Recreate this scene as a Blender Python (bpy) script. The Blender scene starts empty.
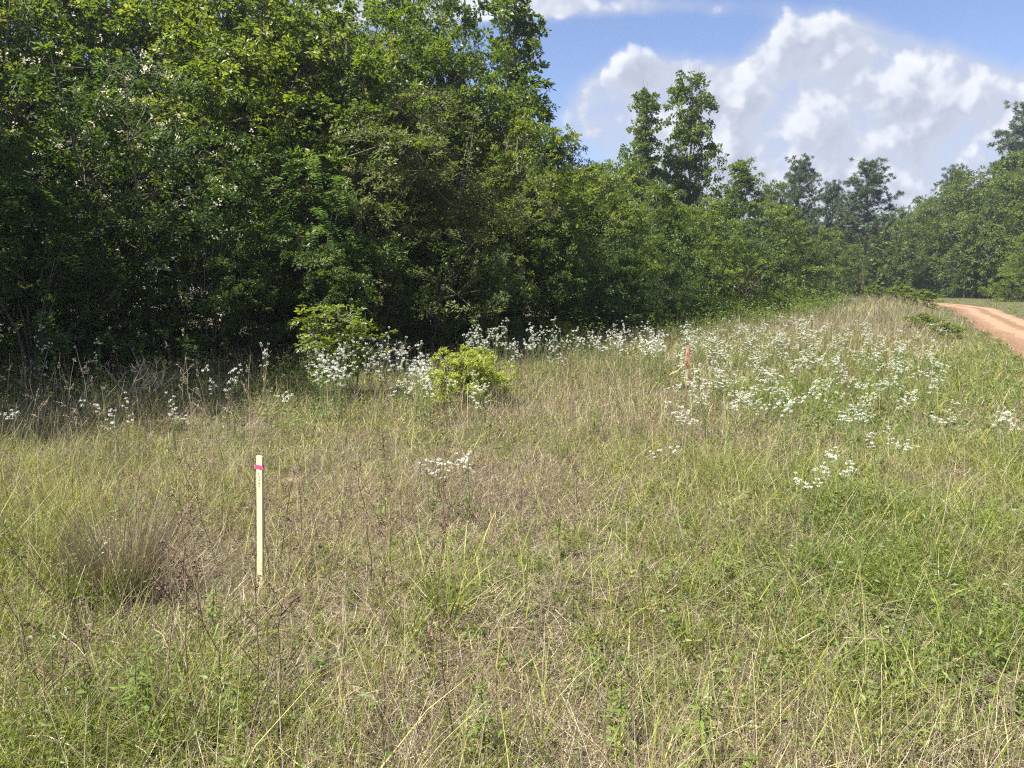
import bpy, math, numpy as np
from mathutils import Vector, Matrix
SC = bpy.context.scene
COL = SC.collection
R = math.radians

# ------------------------------------------------------------------ camera geometry
CAM_H = 1.6; FPX = 745.0; PITCH = R(7.6)
def ray(px, py):
    a = (px-512)/FPX; b = (384-py)/FPX
    y = math.cos(PITCH) + b*math.sin(PITCH); z = -math.sin(PITCH) + b*math.cos(PITCH)
    return a/y, z/y                    # x per metre of y, z per metre of y
def X_at(px, Y, py=320): return ray(px, py)[0]*Y
def Z_at(py, Y): return CAM_H + ray(512, py)[1]*Y
def ground_pt(px, py, z=0.0):
    rx, rz = ray(px, py); Y = (z-CAM_H)/rz
    return rx*Y, Y

# ------------------------------------------------------------------ noise
class Noise:
    def __init__(s, seed):
        s.g = np.random.default_rng(seed).random((64, 64))
    def v(s, x, y):
        x = np.asarray(x, float); y = np.asarray(y, float)
        xi = np.floor(x).astype(int); yi = np.floor(y).astype(int)
        fx = x-xi; fy = y-yi; fx = fx*fx*(3-2*fx); fy = fy*fy*(3-2*fy)
        g = s.g; a = g[xi % 64, yi % 64]; b = g[(xi+1) % 64, yi % 64]; c = g[xi % 64, (yi+1) % 64]; d = g[(xi+1) % 64, (yi+1) % 64]
        return (a*(1-fx)+b*fx)*(1-fy)+(c*(1-fx)+d*fx)*fy
    def fbm(s, x, y, o=4):
        t = 0; amp = .5; n = 0
        for i in range(o):
            t = t+amp*s.v(x*2**i+i*7.3, y*2**i+i*3.1); n += amp; amp *= .5
        return t/n
N1, N2, N3 = Noise(1), Noise(2), Noise(3)
def gauss(x, y, cx, cy, sx, sy): return np.exp(-((x-cx)/sx)**2-((y-cy)/sy)**2)
def sstep(a, b, x):
    t = np.clip((x-a)/(b-a), 0, 1); return t*t*(3-2*t)

# road left edge / centre as a polyline in plan
ROAD = np.array([(-1.5, -8), (1.2, -2.6), (4.3, 3), (11.2, 16.3), (20.6, 34), (29.4, 50), (33.2, 60), (35, 70), (35.6, 86), (36.5, 104), (36, 125), (32, 150)], float)
def road_x(y): return np.interp(y, ROAD[:, 1], ROAD[:, 0])
ROAD_W = 2.8
# wood edge, x of the front of the left wood as a function of y
EDGE = np.array([(-16, 2), (-10.5, 7.8), (-7.4, 10.6), (-4.8, 13.0), (-0.8, 15.8), (3.0, 21.0), (8.0, 30), (14, 41), (21, 56), (26, 78), (28, 100), (26, 130)], float)
def edge_x(y): return np.interp(y, EDGE[:, 1], EDGE[:, 0])

def gz(x, y):
    x = np.asarray(x, float); y = np.asarray(y, float)
    off = np.minimum(np.abs(x-road_x(y)), np.abs(x-road_x(y)-ROAD_W))
    ins = (x > road_x(y)-.4) & (x < road_x(y)+ROAD_W+.4)
    k = np.where(ins, 0, sstep(.4, 2.5, off))
    m = (N1.fbm(x*.8, y*.8, 3)-.5)*.16*np.clip(1-y/40, 0, 1)
    mid = edge_x(y)*.3+road_x(y)*.7
    w = np.maximum((road_x(y)-edge_x(y))*.38, 2)
    ridge = .48*sstep(22, 48, y)*(1-sstep(90, 120, y))*np.exp(-((x-mid)/w)**2)
    return (m+ridge)*k

SAND = [(957, 519, .07, (.34, .26, .18)), (290, 480, .06, (.27, .20, .145)), (258, 584, .05, (.27, .16, .105)), (880, 526, .04, (.34, .27, .19)), (700, 456, .07, (.28, .22, .155))]
# ------------------------------------------------------------------ mesh helpers
class Geo:
    def __init__(s): s.V = []; s.F = []; s.T = []; s.n = 0
    def add(s, V, F, T=None):
        V = np.asarray(V, np.float32).reshape(-1, 3); F = np.asarray(F, np.int64).reshape(-1, 4)
        s.V.append(V); s.F.append(F+s.n); s.n += len(V)
        s.T.append(np.full(len(F), .5, np.float32) if T is None else np.broadcast_to(np.asarray(T, np.float32), (len(F),)).copy())
        return s
    def mesh(s, name, mat, smooth=False):
        V = np.concatenate(s.V); F = np.concatenate(s.F); T = np.concatenate(s.T)
        me = bpy.data.meshes.new(name)
        me.vertices.add(len(V)); me.vertices.foreach_set('co', V.ravel())
        me.loops.add(len(F)*4); me.loops.foreach_set('vertex_index', F.ravel().astype(np.int32))
        me.polygons.add(len(F)); me.polygons.foreach_set('loop_start', np.arange(0, len(F)*4, 4, dtype=np.int32))
        a = me.attributes.new('tint', 'FLOAT', 'FACE'); a.data.foreach_set('value', T)
        me.materials.append(mat); me.update(calc_edges=True); me.validate()
        me.shade_smooth() if smooth else me.shade_flat()
        return me
def link(name, me, parent=None):
    o = bpy.data.objects.new(name, me); COL.objects.link(o)
    if parent is not None: o.parent = parent
    return o
def empty(name):
    o = bpy.data.objects.new(name, None); o.empty_display_size = .2; COL.objects.link(o); return o
def tag(o, label=None, cat=None, group=None, kind=None):
    if label: o['label'] = label
    if cat: o['category'] = cat
    if group: o['group'] = group
    if kind: o['kind'] = kind
    return o
def kids(o): return [c for c in KIDS.get(o.name, [])]
KIDS = {}
def part(name, me, parent):
    o = link(name, me, parent); KIDS.setdefault(parent.name, []).append(o); return o
def copy_tree(o, parent=None):
    c = o.copy(); COL.objects.link(c)
    if parent is not None: c.parent = parent
    KIDS[c.name] = []
    for ch in KIDS.get(o.name, []):
        KIDS[c.name].append(copy_tree(ch, c))
    return c

def unit(v): return v/np.maximum(np.linalg.norm(v, axis=-1, keepdims=True), 1e-9)

def blades(g, rng, base, h, w, lean, bend, nseg=3, T=.5, az=None, tip=0.05):
    """upright strips that lean and bend; base (N,3), h,w,lean,bend arrays"""
    n = len(base); h = np.broadcast_to(h, n); w = np.broadcast_to(w, n); lean = np.broadcast_to(lean, n); bend = np.broadcast_to(bend, n)
    if az is None: az = rng.random(n)*2*np.pi
    d = np.stack([np.cos(az), np.sin(az), 0*az], 1)
    fa = rng.random(n)*2*np.pi
    s = np.stack([np.cos(fa), np.sin(fa), 0*fa], 1)
    t = np.linspace(0, 1, nseg+1)
    ang = lean[:, None]+bend[:, None]*t[None]           # angle from the vertical along the strip
    hx = np.cumsum(np.concatenate([np.zeros((n, 1)), np.sin(ang[:, 1:])], 1), 1)/nseg
    hz = np.cumsum(np.concatenate([np.zeros((n, 1)), np.cos(ang[:, 1:])], 1), 1)/nseg
    P = base[:, None]+d[:, None]*(hx*h[:, None])[..., None]
    P[..., 2] += hz*h[:, None]
    ww = w[:, None]*np.maximum((1-t**1.6), tip)[None]*.5
    V = np.stack([P-s[:, None]*ww[..., None], P+s[:, None]*ww[..., None]], 2).reshape(-1, 3)
    i = (np.arange(n)[:, None]*(nseg+1)+np.arange(nseg)[None])*2
    F = np.stack([i, i+1, i+3, i+2], -1).reshape(-1, 4)
    T = np.repeat(np.broadcast_to(T, n), nseg)
    g.add(V, F, T); return P

def leaves(g, C, L, W, nrm, d, T=.5, fold=.12):
    n = len(C); L = np.broadcast_to(L, n)[:, None]; W = np.broadcast_to(W, n)[:, None]
    nrm = unit(nrm); d = unit(d-nrm*(d*nrm).sum(1, keepdims=True)); s = np.cross(nrm, d)
    b = C; tp = C+d*L-nrm*L*fold; m = C+d*L*.45
    V = np.stack([b, m+s*W*.5+nrm*L*fold*.7, tp, m-s*W*.5+nrm*L*fold*.7], 1)
    F = np.arange(n*4).reshape(-1, 4)
    g.add(V, F, T)

def tubes(g, P0, P1, r0, r1, k=5, T=.5):
    P0 = np.atleast_2d(P0); P1 = np.atleast_2d(P1); n = len(P0)
    r0 = np.broadcast_to(r0, n); r1 = np.broadcast_to(r1, n)
    d = unit(P1-P0); ref = np.where(np.abs(d[:, 2:3]) > .9, [[1., 0, 0]], [[0, 0, 1.]])
    u = unit(np.cross(d, ref)); v = np.cross(d, u)
    a = np.arange(k)*2*np.pi/k
    ring = u[:, None]*np.cos(a)[None, :, None]+v[:, None]*np.sin(a)[None, :, None]
    V = np.concatenate([P0[:, None]+ring*r0[:, None, None], P1[:, None]+ring*r1[:, None, None]], 1).reshape(-1, 3)
    i = np.arange(n)[:, None]*2*k; j = np.arange(k)[None]; j2 = (j+1) % k
    F = np.stack([i+j, i+j2, i+k+j2, i+k+j], -1).reshape(-1, 4)
    g.add(V, F, T)
def polytube(g, pts, rad, k=6, T=.5):
    pts = np.asarray(pts, float); rad = np.asarray(rad, float)
    n = len(pts); d = np.gradient(pts, axis=0); d = unit(d)
    ref = np.array([.3, 1., .1]); u = unit(np.cross(d, ref)); v = np.cross(d, u)
    a = np.arange(k)*2*np.pi/k
    V = (pts[:, None]+(u[:, None]*np.cos(a)[None, :, None]+v[:, None]*np.sin(a)[None, :, None])*rad[:, None, None]).reshape(-1, 3)
    i = np.arange(n-1)[:, None]*k; j = np.arange(k)[None]; j2 = (j+1) % k
    F = np.stack([i+j, i+j2, i+k+j2, i+k+j], -1).reshape(-1, 4)
    g.add(V, F, T)

# ------------------------------------------------------------------ materials
def newmat(name):
    m = bpy.data.materials.new(name); m.use_nodes = True; nt = m.node_tree
    for n in list(nt.nodes): nt.nodes.remove(n)
    return m, nt
def nd(nt, t, **kw):
    n = nt.nodes.new(t)
    for k, v in kw.items(): setattr(n, k, v)
    return n
def ramp(nt, fac, stops):
    r = nd(nt, 'ShaderNodeValToRGB'); e = r.color_ramp.elements
    while len(e) > 1: e.remove(e[-1])
    e[0].position = stops[0][0]; e[0].color = (*stops[0][1], 1)
    for p, c in stops[1:]:
        x = e.new(p); x.color = (*c, 1)
    nt.links.new(fac, r.inputs[0]); return r.outputs[0]
def leafmat(name, stops, transl=.35, rough=.45, spec=.35, patch=.0):
    m, nt = newmat(name)
    at = nd(nt, 'ShaderNodeAttribute', attribute_name='tint')
    fac = at.outputs['Fac']
    if patch:
        geo = nd(nt, 'ShaderNodeNewGeometry'); no = nd(nt, 'ShaderNodeTexNoise'); no.inputs['Scale'].default_value = 1.3; no.inputs['Detail'].default_value = 3
        nt.links.new(geo.outputs['Position'], no.inputs['Vector'])
        ma = nd(nt, 'ShaderNodeMath', operation='MULTIPLY_ADD'); ma.inputs[1].default_value = patch; nt.links.new(no.outputs['Fac'], ma.inputs[0])
        mb = nd(nt, 'ShaderNodeMath', operation='SUBTRACT'); mb.inputs[1].default_value = patch*.5; nt.links.new(fac, mb.inputs[0])
        nt.links.new(mb.outputs[0], ma.inputs[2]); fac = ma.outputs[0]
    c = ramp(nt, fac, stops)
    p = nd(nt, 'ShaderNodeBsdfPrincipled'); p.inputs['Roughness'].default_value = rough
    p.inputs['Specular IOR Level'].default_value = spec
    nt.links.new(c, p.inputs['Base Color'])
    out = nd(nt, 'ShaderNodeOutputMaterial')
    if transl > 0:
        tr = nd(nt, 'ShaderNodeBsdfTranslucent')
        hs = nd(nt, 'ShaderNodeHueSaturation'); hs.inputs['Hue'].default_value = .485; hs.inputs['Saturation'].default_value = 1.12; hs.inputs['Value'].default_value = 1.5
        nt.links.new(c, hs.inputs['Color']); nt.links.new(hs.outputs[0], tr.inputs['Color'])
        mx = nd(nt, 'ShaderNodeMixShader'); mx.inputs[0].default_value = transl
        nt.links.new(p.outputs[0], mx.inputs[1]); nt.links.new(tr.outputs[0], mx.inputs[2]); nt.links.new(mx.outputs[0], out.inputs[0])
    else: nt.links.new(p.outputs[0], out.inputs[0])
    return m
def plainmat(name, c1, c2, scale=20, rough=.8, stretch=(1, 1, 1), bump=.0, spec=.3):
    m, nt = newmat(name)
    tc = nd(nt, 'ShaderNodeTexCoord'); mp = nd(nt, 'ShaderNodeMapping'); mp.inputs['Scale'].default_value = stretch
    no = nd(nt, 'ShaderNodeTexNoise'); no.inputs['Scale'].default_value = scale; no.inputs['Detail'].default_value = 6; no.inputs['Roughness'].default_value = .65
    nt.links.new(tc.outputs['Object'], mp.inputs[0]); nt.links.new(mp.outputs[0], no.inputs['Vector'])
    c = ramp(nt, no.outputs['Fac'], [(.3, c1), (.7, c2)])
    p = nd(nt, 'ShaderNodeBsdfPrincipled'); p.inputs['Roughness'].default_value = rough; p.inputs['Specular IOR Level'].default_value = spec
    nt.links.new(c, p.inputs['Base Color'])
    if bump:
        b = nd(nt, 'ShaderNodeBump'); b.inputs['Strength'].default_value = bump; b.inputs['Distance'].default_value = .02
        nt.links.new(no.outputs['Fac'], b.inputs['Height']); nt.links.new(b.outputs[0], p.inputs['Normal'])
    out = nd(nt, 'ShaderNodeOutputMaterial'); nt.links.new(p.outputs[0], out.inputs[0]); return m

M = {}
M['bark'] = plainmat('bark', (.09, .075, .06), (.22, .19, .155), 14, .9, (1, 1, .25), .6)
M['pinebark'] = plainmat('pine_bark', (.07, .05, .04), (.19, .14, .11), 9, .9, (1, 1, .3), .6)
M['twig'] = leafmat('twig', [(0, (.10, .075, .055)), (1, (.26, .2, .15))], 0, .8)
M['oak'] = leafmat('broad_leaf', [(0, (.036, .07, .013)), (.45, (.08, .13, .022)), (.8, (.145, .19, .033)), (1, (.22, .25, .05))], .5, .42, .45, .25)
M['light'] = leafmat('light_leaf', [(0, (.06, .10, .016)), (.5, (.125, .18, .028)), (1, (.24, .27, .055))], .46, .45, .4, .3)
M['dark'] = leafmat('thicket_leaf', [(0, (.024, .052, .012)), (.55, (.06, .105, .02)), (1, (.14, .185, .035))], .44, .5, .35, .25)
M['olive'] = leafmat('olive_leaf', [(0, (.06, .08, .026)), (.5, (.115, .145, .042)), (1, (.20, .215, .07))], .4, .5, .4, .2)
M['far'] = leafmat('distant_leaf', [(0, (.05, .08, .016)), (.5, (.098, .14, .026)), (1, (.175, .21, .045))], .46, .5, .35, .35)
M['frond'] = leafmat('compound_leaf', [(0, (.05, .10, .022)), (1, (.13, .21, .05))], .4, .4, .45)
M['needle'] = leafmat('pine_needle', [(0, (.032, .058, .02)), (1, (.09, .13, .045))], .15, .5, .3)
M['lime'] = leafmat('lime_leaf', [(0, (.17, .23, .035)), (1, (.42, .46, .09))], .4, .45, .4)
M['weed'] = leafmat('weed_leaf', [(0, (.075, .12, .02)), (1, (.19, .24, .055))], .35, .5)
M['stem'] = leafmat('green_stem', [(0, (.08, .12, .04)), (1, (.16, .19, .08))], .1, .6)
M['petal'] = leafmat('white_petal', [(0, (.60, .60, .52)), (.6, (.76, .76, .70)), (1, (.86, .86, .82))], .4, .6, .2)
M['cream'] = leafmat('cream_blossom', [(0, (.50, .48, .32)), (1, (.75, .72, .55))], .3, .6, .2)
M['ggrass'] = leafmat('green_grass', [(0, (.04, .085, .012)), (.4, (.12, .165, .022)), (.7, (.24, .26, .048)), (1, (.44, .40, .13))], .3, .5, .35)
M['dgrass'] = leafmat('dry_grass', [(0, (.085, .062, .042)), (.3, (.19, .145, .095)), (.6, (.36, .30, .19)), (1, (.62, .56, .38))], .18, .6, .3)
M['stalk'] = leafmat('dead_stalk', [(0, (.09, .055, .035)), (1, (.20, .13, .085))], 0, .8)
M['pale'] = leafmat('pale_stalk', [(0, (.24, .19, .12)), (1, (.40, .34, .23))], .05, .7)
M['litter'] = leafmat('leaf_litter', [(0, (.07, .05, .035)), (.5, (.16, .115, .075)), (1, (.33, .27, .18))], .1, .8)

# ground: brown thatch and soil, with sandy bare spots where the photograph has them
def ground_mat():
    m, nt = newmat('meadow_soil')
    geo = nd(nt, 'ShaderNodeNewGeometry'); P = geo.outputs['Position']
    n1 = nd(nt, 'ShaderNodeTexNoise'); n1.inputs['Scale'].default_value = 18; n1.inputs['Detail'].default_value = 8; n1.inputs['Roughness'].default_value = .7
    n2 = nd(nt, 'ShaderNodeTexNoise'); n2.inputs['Scale'].default_value = .9; n2.inputs['Detail'].default_value = 4
    for n in (n1, n2): nt.links.new(P, n.inputs['Vector'])
    a = ramp(nt, n1.outputs['Fac'], [(.3, (.05, .04, .025)), (.55, (.11, .085, .052)), (.75, (.20, .16, .10))])
    b = ramp(nt, n1.outputs['Fac'], [(.3, (.04, .05, .018)), (.7, (.10, .11, .04))])
    mx = nd(nt, 'ShaderNodeMix', data_type='RGBA'); f = ramp(nt, n2.outputs['Fac'], [(.42, (0, 0, 0)), (.6, (.8, .8, .8))])
    nt.links.new(f, mx.inputs[0]); nt.links.new(a, mx.inputs[6]); nt.links.new(b, mx.inputs[7])
    col = mx.outputs[2]
    for (px, py, r, c) in SAND:
        x, y = ground_pt(px, py)
        d = nd(nt, 'ShaderNodeVectorMath', operation='DISTANCE'); d.inputs[1].default_value = (x, y, 0); nt.links.new(P, d.inputs[0])
        ad = nd(nt, 'ShaderNodeMath', operation='MULTIPLY_ADD'); ad.inputs[1].default_value = .25*r/.3; nt.links.new(n1.outputs['Fac'], ad.inputs[0]); nt.links.new(d.outputs['Value'], ad.inputs[2])
        mr = nd(nt, 'ShaderNodeMapRange'); mr.inputs[1].default_value = r+.1*r/.3; mr.inputs[2].default_value = r*1.5+.1*r/.3; mr.inputs[3].default_value = 1; mr.inputs[4].default_value = 0
        nt.links.new(ad.outputs[0], mr.inputs[0])
        q = nd(nt, 'ShaderNodeMix', data_type='RGBA'); nt.links.new(mr.outputs[0], q.inputs[0]); nt.links.new(col, q.inputs[6]); q.inputs[7].default_value = (*c, 1); col = q.outputs[2]
    p = nd(nt, 'ShaderNodeBsdfPrincipled'); p.inputs['Roughness'].default_value = .95; p.inputs['Specular IOR Level'].default_value = .15
    nt.links.new(col, p.inputs['Base Color'])
    bm = nd(nt, 'ShaderNodeBump'); bm.inputs['Strength'].default_value = .7; bm.inputs['Distance'].default_value = .03
    nt.links.new(n1.outputs['Fac'], bm.inputs['Height']); nt.links.new(bm.outputs[0], p.inputs['Normal'])
    out = nd(nt, 'ShaderNodeOutputMaterial'); nt.links.new(p.outputs[0], out.inputs[0]); return m
def road_mat():
    m, nt = newmat('orange_dirt')
    uv = nd(nt, 'ShaderNodeAttribute', attribute_name='tint'); geo = nd(nt, 'ShaderNodeNewGeometry')
    n1 = nd(nt, 'ShaderNodeTexNoise'); n1.inputs['Scale'].default_value = 2.2; n1.inputs['Detail'].default_value = 12; n1.inputs['Roughness'].default_value = .82
    mp = nd(nt, 'ShaderNodeMapping'); mp.inputs['Rotation'].default_value = (0, 0, R(28)); mp.inputs['Scale'].default_value = (1.6, .35, 1)
    nt.links.new(geo.outputs['Position'], mp.inputs[0]); nt.links.new(mp.outputs[0], n1.inputs['Vector'])
    s = nd(nt, 'ShaderNodeMath', operation='ADD'); nt.links.new(uv.outputs['Fac'], s.inputs[0]); nt.links.new(n1.outputs['Fac'], s.inputs[1])
    c = ramp(nt, s.outputs[0], [(.48, (.105, .05, .023)), (.75, (.165, .09, .044)), (1.02, (.25, .155, .085)), ])
    p = nd(nt, 'ShaderNodeBsdfPrincipled'); p.inputs['Roughness'].default_value = .95; nt.links.new(c, p.inputs['Base Color'])
    bm = nd(nt, 'ShaderNodeBump'); bm.inputs['Strength'].default_value = .5; bm.inputs['Distance'].default_value = .04
    nt.links.new(n1.outputs['Fac'], bm.inputs['Height']); nt.links.new(bm.outputs[0], p.inputs['Normal'])
    out = nd(nt, 'ShaderNodeOutputMaterial'); nt.links.new(p.outputs[0], out.inputs[0]); return m

# ------------------------------------------------------------------ ground and road
def build_ground():
    def axis(lo, hi, flo, fhi, st):
        a = list(np.arange(flo, fhi+1e-6, st)); s = st
        x = a[-1]
        while x < hi: s *= 1.12; x = min(x+s, hi); a.append(x)
        s = st; x = a[0]
        while x > lo: s *= 1.12; x = max(x-s, lo); a.insert(0, x)
        return np.array(a)
    xs = axis(-290, 290, -12, 16, .22); ys = axis(-290, 290, 0, 26, .22)
    Xg, Yg = np.meshgrid(xs, ys); Z = gz(Xg, Yg)
    V = np.stack([Xg, Yg, Z], -1).reshape(-1, 3); nx = len(xs); ny = len(ys)
    i = np.arange(ny-1)[:, None]*nx+np.arange(nx-1)[None]
    F = np.stack([i, i+1, i+nx+1, i+nx], -1).reshape(-1, 4)
    g = Geo(); g.add(V, F)
    tag(link('ground', g.mesh('ground', ground_mat(), True)), 'brown and green meadow ground with small sandy bare spots', 'ground', kind='structure')
    # dirt road
    ys = np.concatenate([np.arange(-7, 30, .4), np.arange(30, 150, 1.)]); k = 15
    rng = np.random.default_rng(5); g = Geo(); V = []; 
    prof = [0, .03, .04, .035, .01, -.005, .0, .035, .045, .035, 0, -.005, .015, .03, 0]
    tint = [.15, .2, .3, .35, .5, .55, .45, .25, .2, .3, .5, .55, .4, .25, .15]
    T = []
    for y in ys:
        x0 = road_x(y)+(N2.fbm(y*.7, 3.)-.5)*.7; x1 = road_x(y)+ROAD_W+(N2.fbm(y*.7, 11.)-.5)*.7
        for j in range(k):
            V.append((x0+(x1-x0)*j/(k-1), y, float(gz(road_x(y)+1.5, y))+.012+prof[j]))
    n = len(ys); i = np.arange(n-1)[:, None]*k+np.arange(k-1)[None]
    F = np.stack([i, i+1, i+k+1, i+k], -1).reshape(-1, 4)
    T = np.tile(np.array(tint[:-1]), n-1)
    g.add(V, F, T)
    tag(link('dirt_road', g.mesh('dirt_road', road_mat(), True)), 'orange dirt road with two worn wheel tracks beside the meadow', 'road', kind='structure')
build_ground()

# ------------------------------------------------------------------ meadow cover (uncountable: stuff)
def scatter(rng, n, y0, y1, power, wide=1.28):
    """n random points of the view wedge; density per m2 falls as y**-power"""
    e = 2-power
    u = rng.random(n); y = (y0**e+(y1**e-y0**e)*u)**(1/e)
    x = (rng.random(n)*2-1)*(y*.69*wide+.7)
    return x, y
_sr = np.random.default_rng(8)
def in_meadow(x, y, pad=0.):
    bare = np.zeros(np.shape(x), bool)
    for (px, py, r, c) in SAND:
        sx, sy = ground_pt(px, py); bare |= (np.hypot((x-sx)*.8, y-sy+r*.4)+(N1.v(x*9, y*9)-.5)*.12 < r*1.5)
    return _meadow(x, y, pad) & ~(bare & (_sr.random(np.shape(x)) < .7))
def _meadow(x, y, pad=0.):
    on_road = (x > road_x(y)+.1+(N2.fbm(y*.7, 3.)-.5)*.7) & (x < road_x(y)+ROAD_W-.1+(N2.fbm(y*.7, 11.)-.5)*.7)
    return (x > edge_x(y)-1.2-pad) & ~on_road & ~((np.abs(x-.232*y+.1) < .28) & (y > 9.7) & (y < 11.15) & (np.sin(x*91+y*57) < .55))
def dryness(x, y):
    """0 lush, 1 straw: the brown patches of the photograph plus noise"""
    d = .57+1.6*(N3.fbm(x*.55+9, y*.55, 4)-.5)+.7*(N1.fbm(x*2.3, y*2.3, 3)-.5)
    d = d+.5*gauss(x, y, -.9, 5.1, 1.4, 1.5)+.45*gauss(x, y, -1.75, 3.95, .4, .45)+.4*gauss(x, y, -.05, 2.8, .7, .9)+.2*gauss(x, y, -1.6, 3., .8, 1.)-.25*gauss(x, y, 2.2, 3.3, 1.2, 1.4)
    d = d-.25*gauss(x, y, 4.5, 8, 2.2, 6)+.42*gauss(x, y, .7, 8.4, 2.2, 2.4)-.15*gauss(x, y, -3.0, 4., 1.3, 2)-.12*sstep(0, 3, x-.25*y)
    mid = (edge_x(y)+road_x(y))*.5-.5
    d = d+.35*sstep(14, 26, y)*np.exp(-((x-mid)/np.maximum((road_x(y)-edge_x(y))*.3, 1.5))**2)
    d = d-.4*sstep(3.0, .3, road_x(y)-x)-.5*(x > road_x(y)+1)
    return np.clip(d, 0, 1)
def tallness(x, y):
    t = .68+1.7*(N2.fbm(x*.6, y*.6+4, 3)-.5)+.5*(N1.fbm(x*2.4+3, y*2.4, 2)-.5)
    t = t+.45*sstep(3.2, .5, x-edge_x(y))*sstep(20, 12, y)+.8*sstep(-.35, -.75, x/np.maximum(y, 1))*sstep(1.8, 3.2, y)*sstep(10, 6, y)+.5*sstep(7, 12, y)-.25*gauss(x, y, -1, 5.6, 1.1, 1.2)
    t = t-.7*gauss(x, y, -1.75, 3.95, .35, .4)
    t = t*(1-.55*sstep(2.6, .3, road_x(y)-x))
    t = np.where(x > road_x(y)+1, .35, t)
    return np.clip(t, .2, 1.5)

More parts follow.
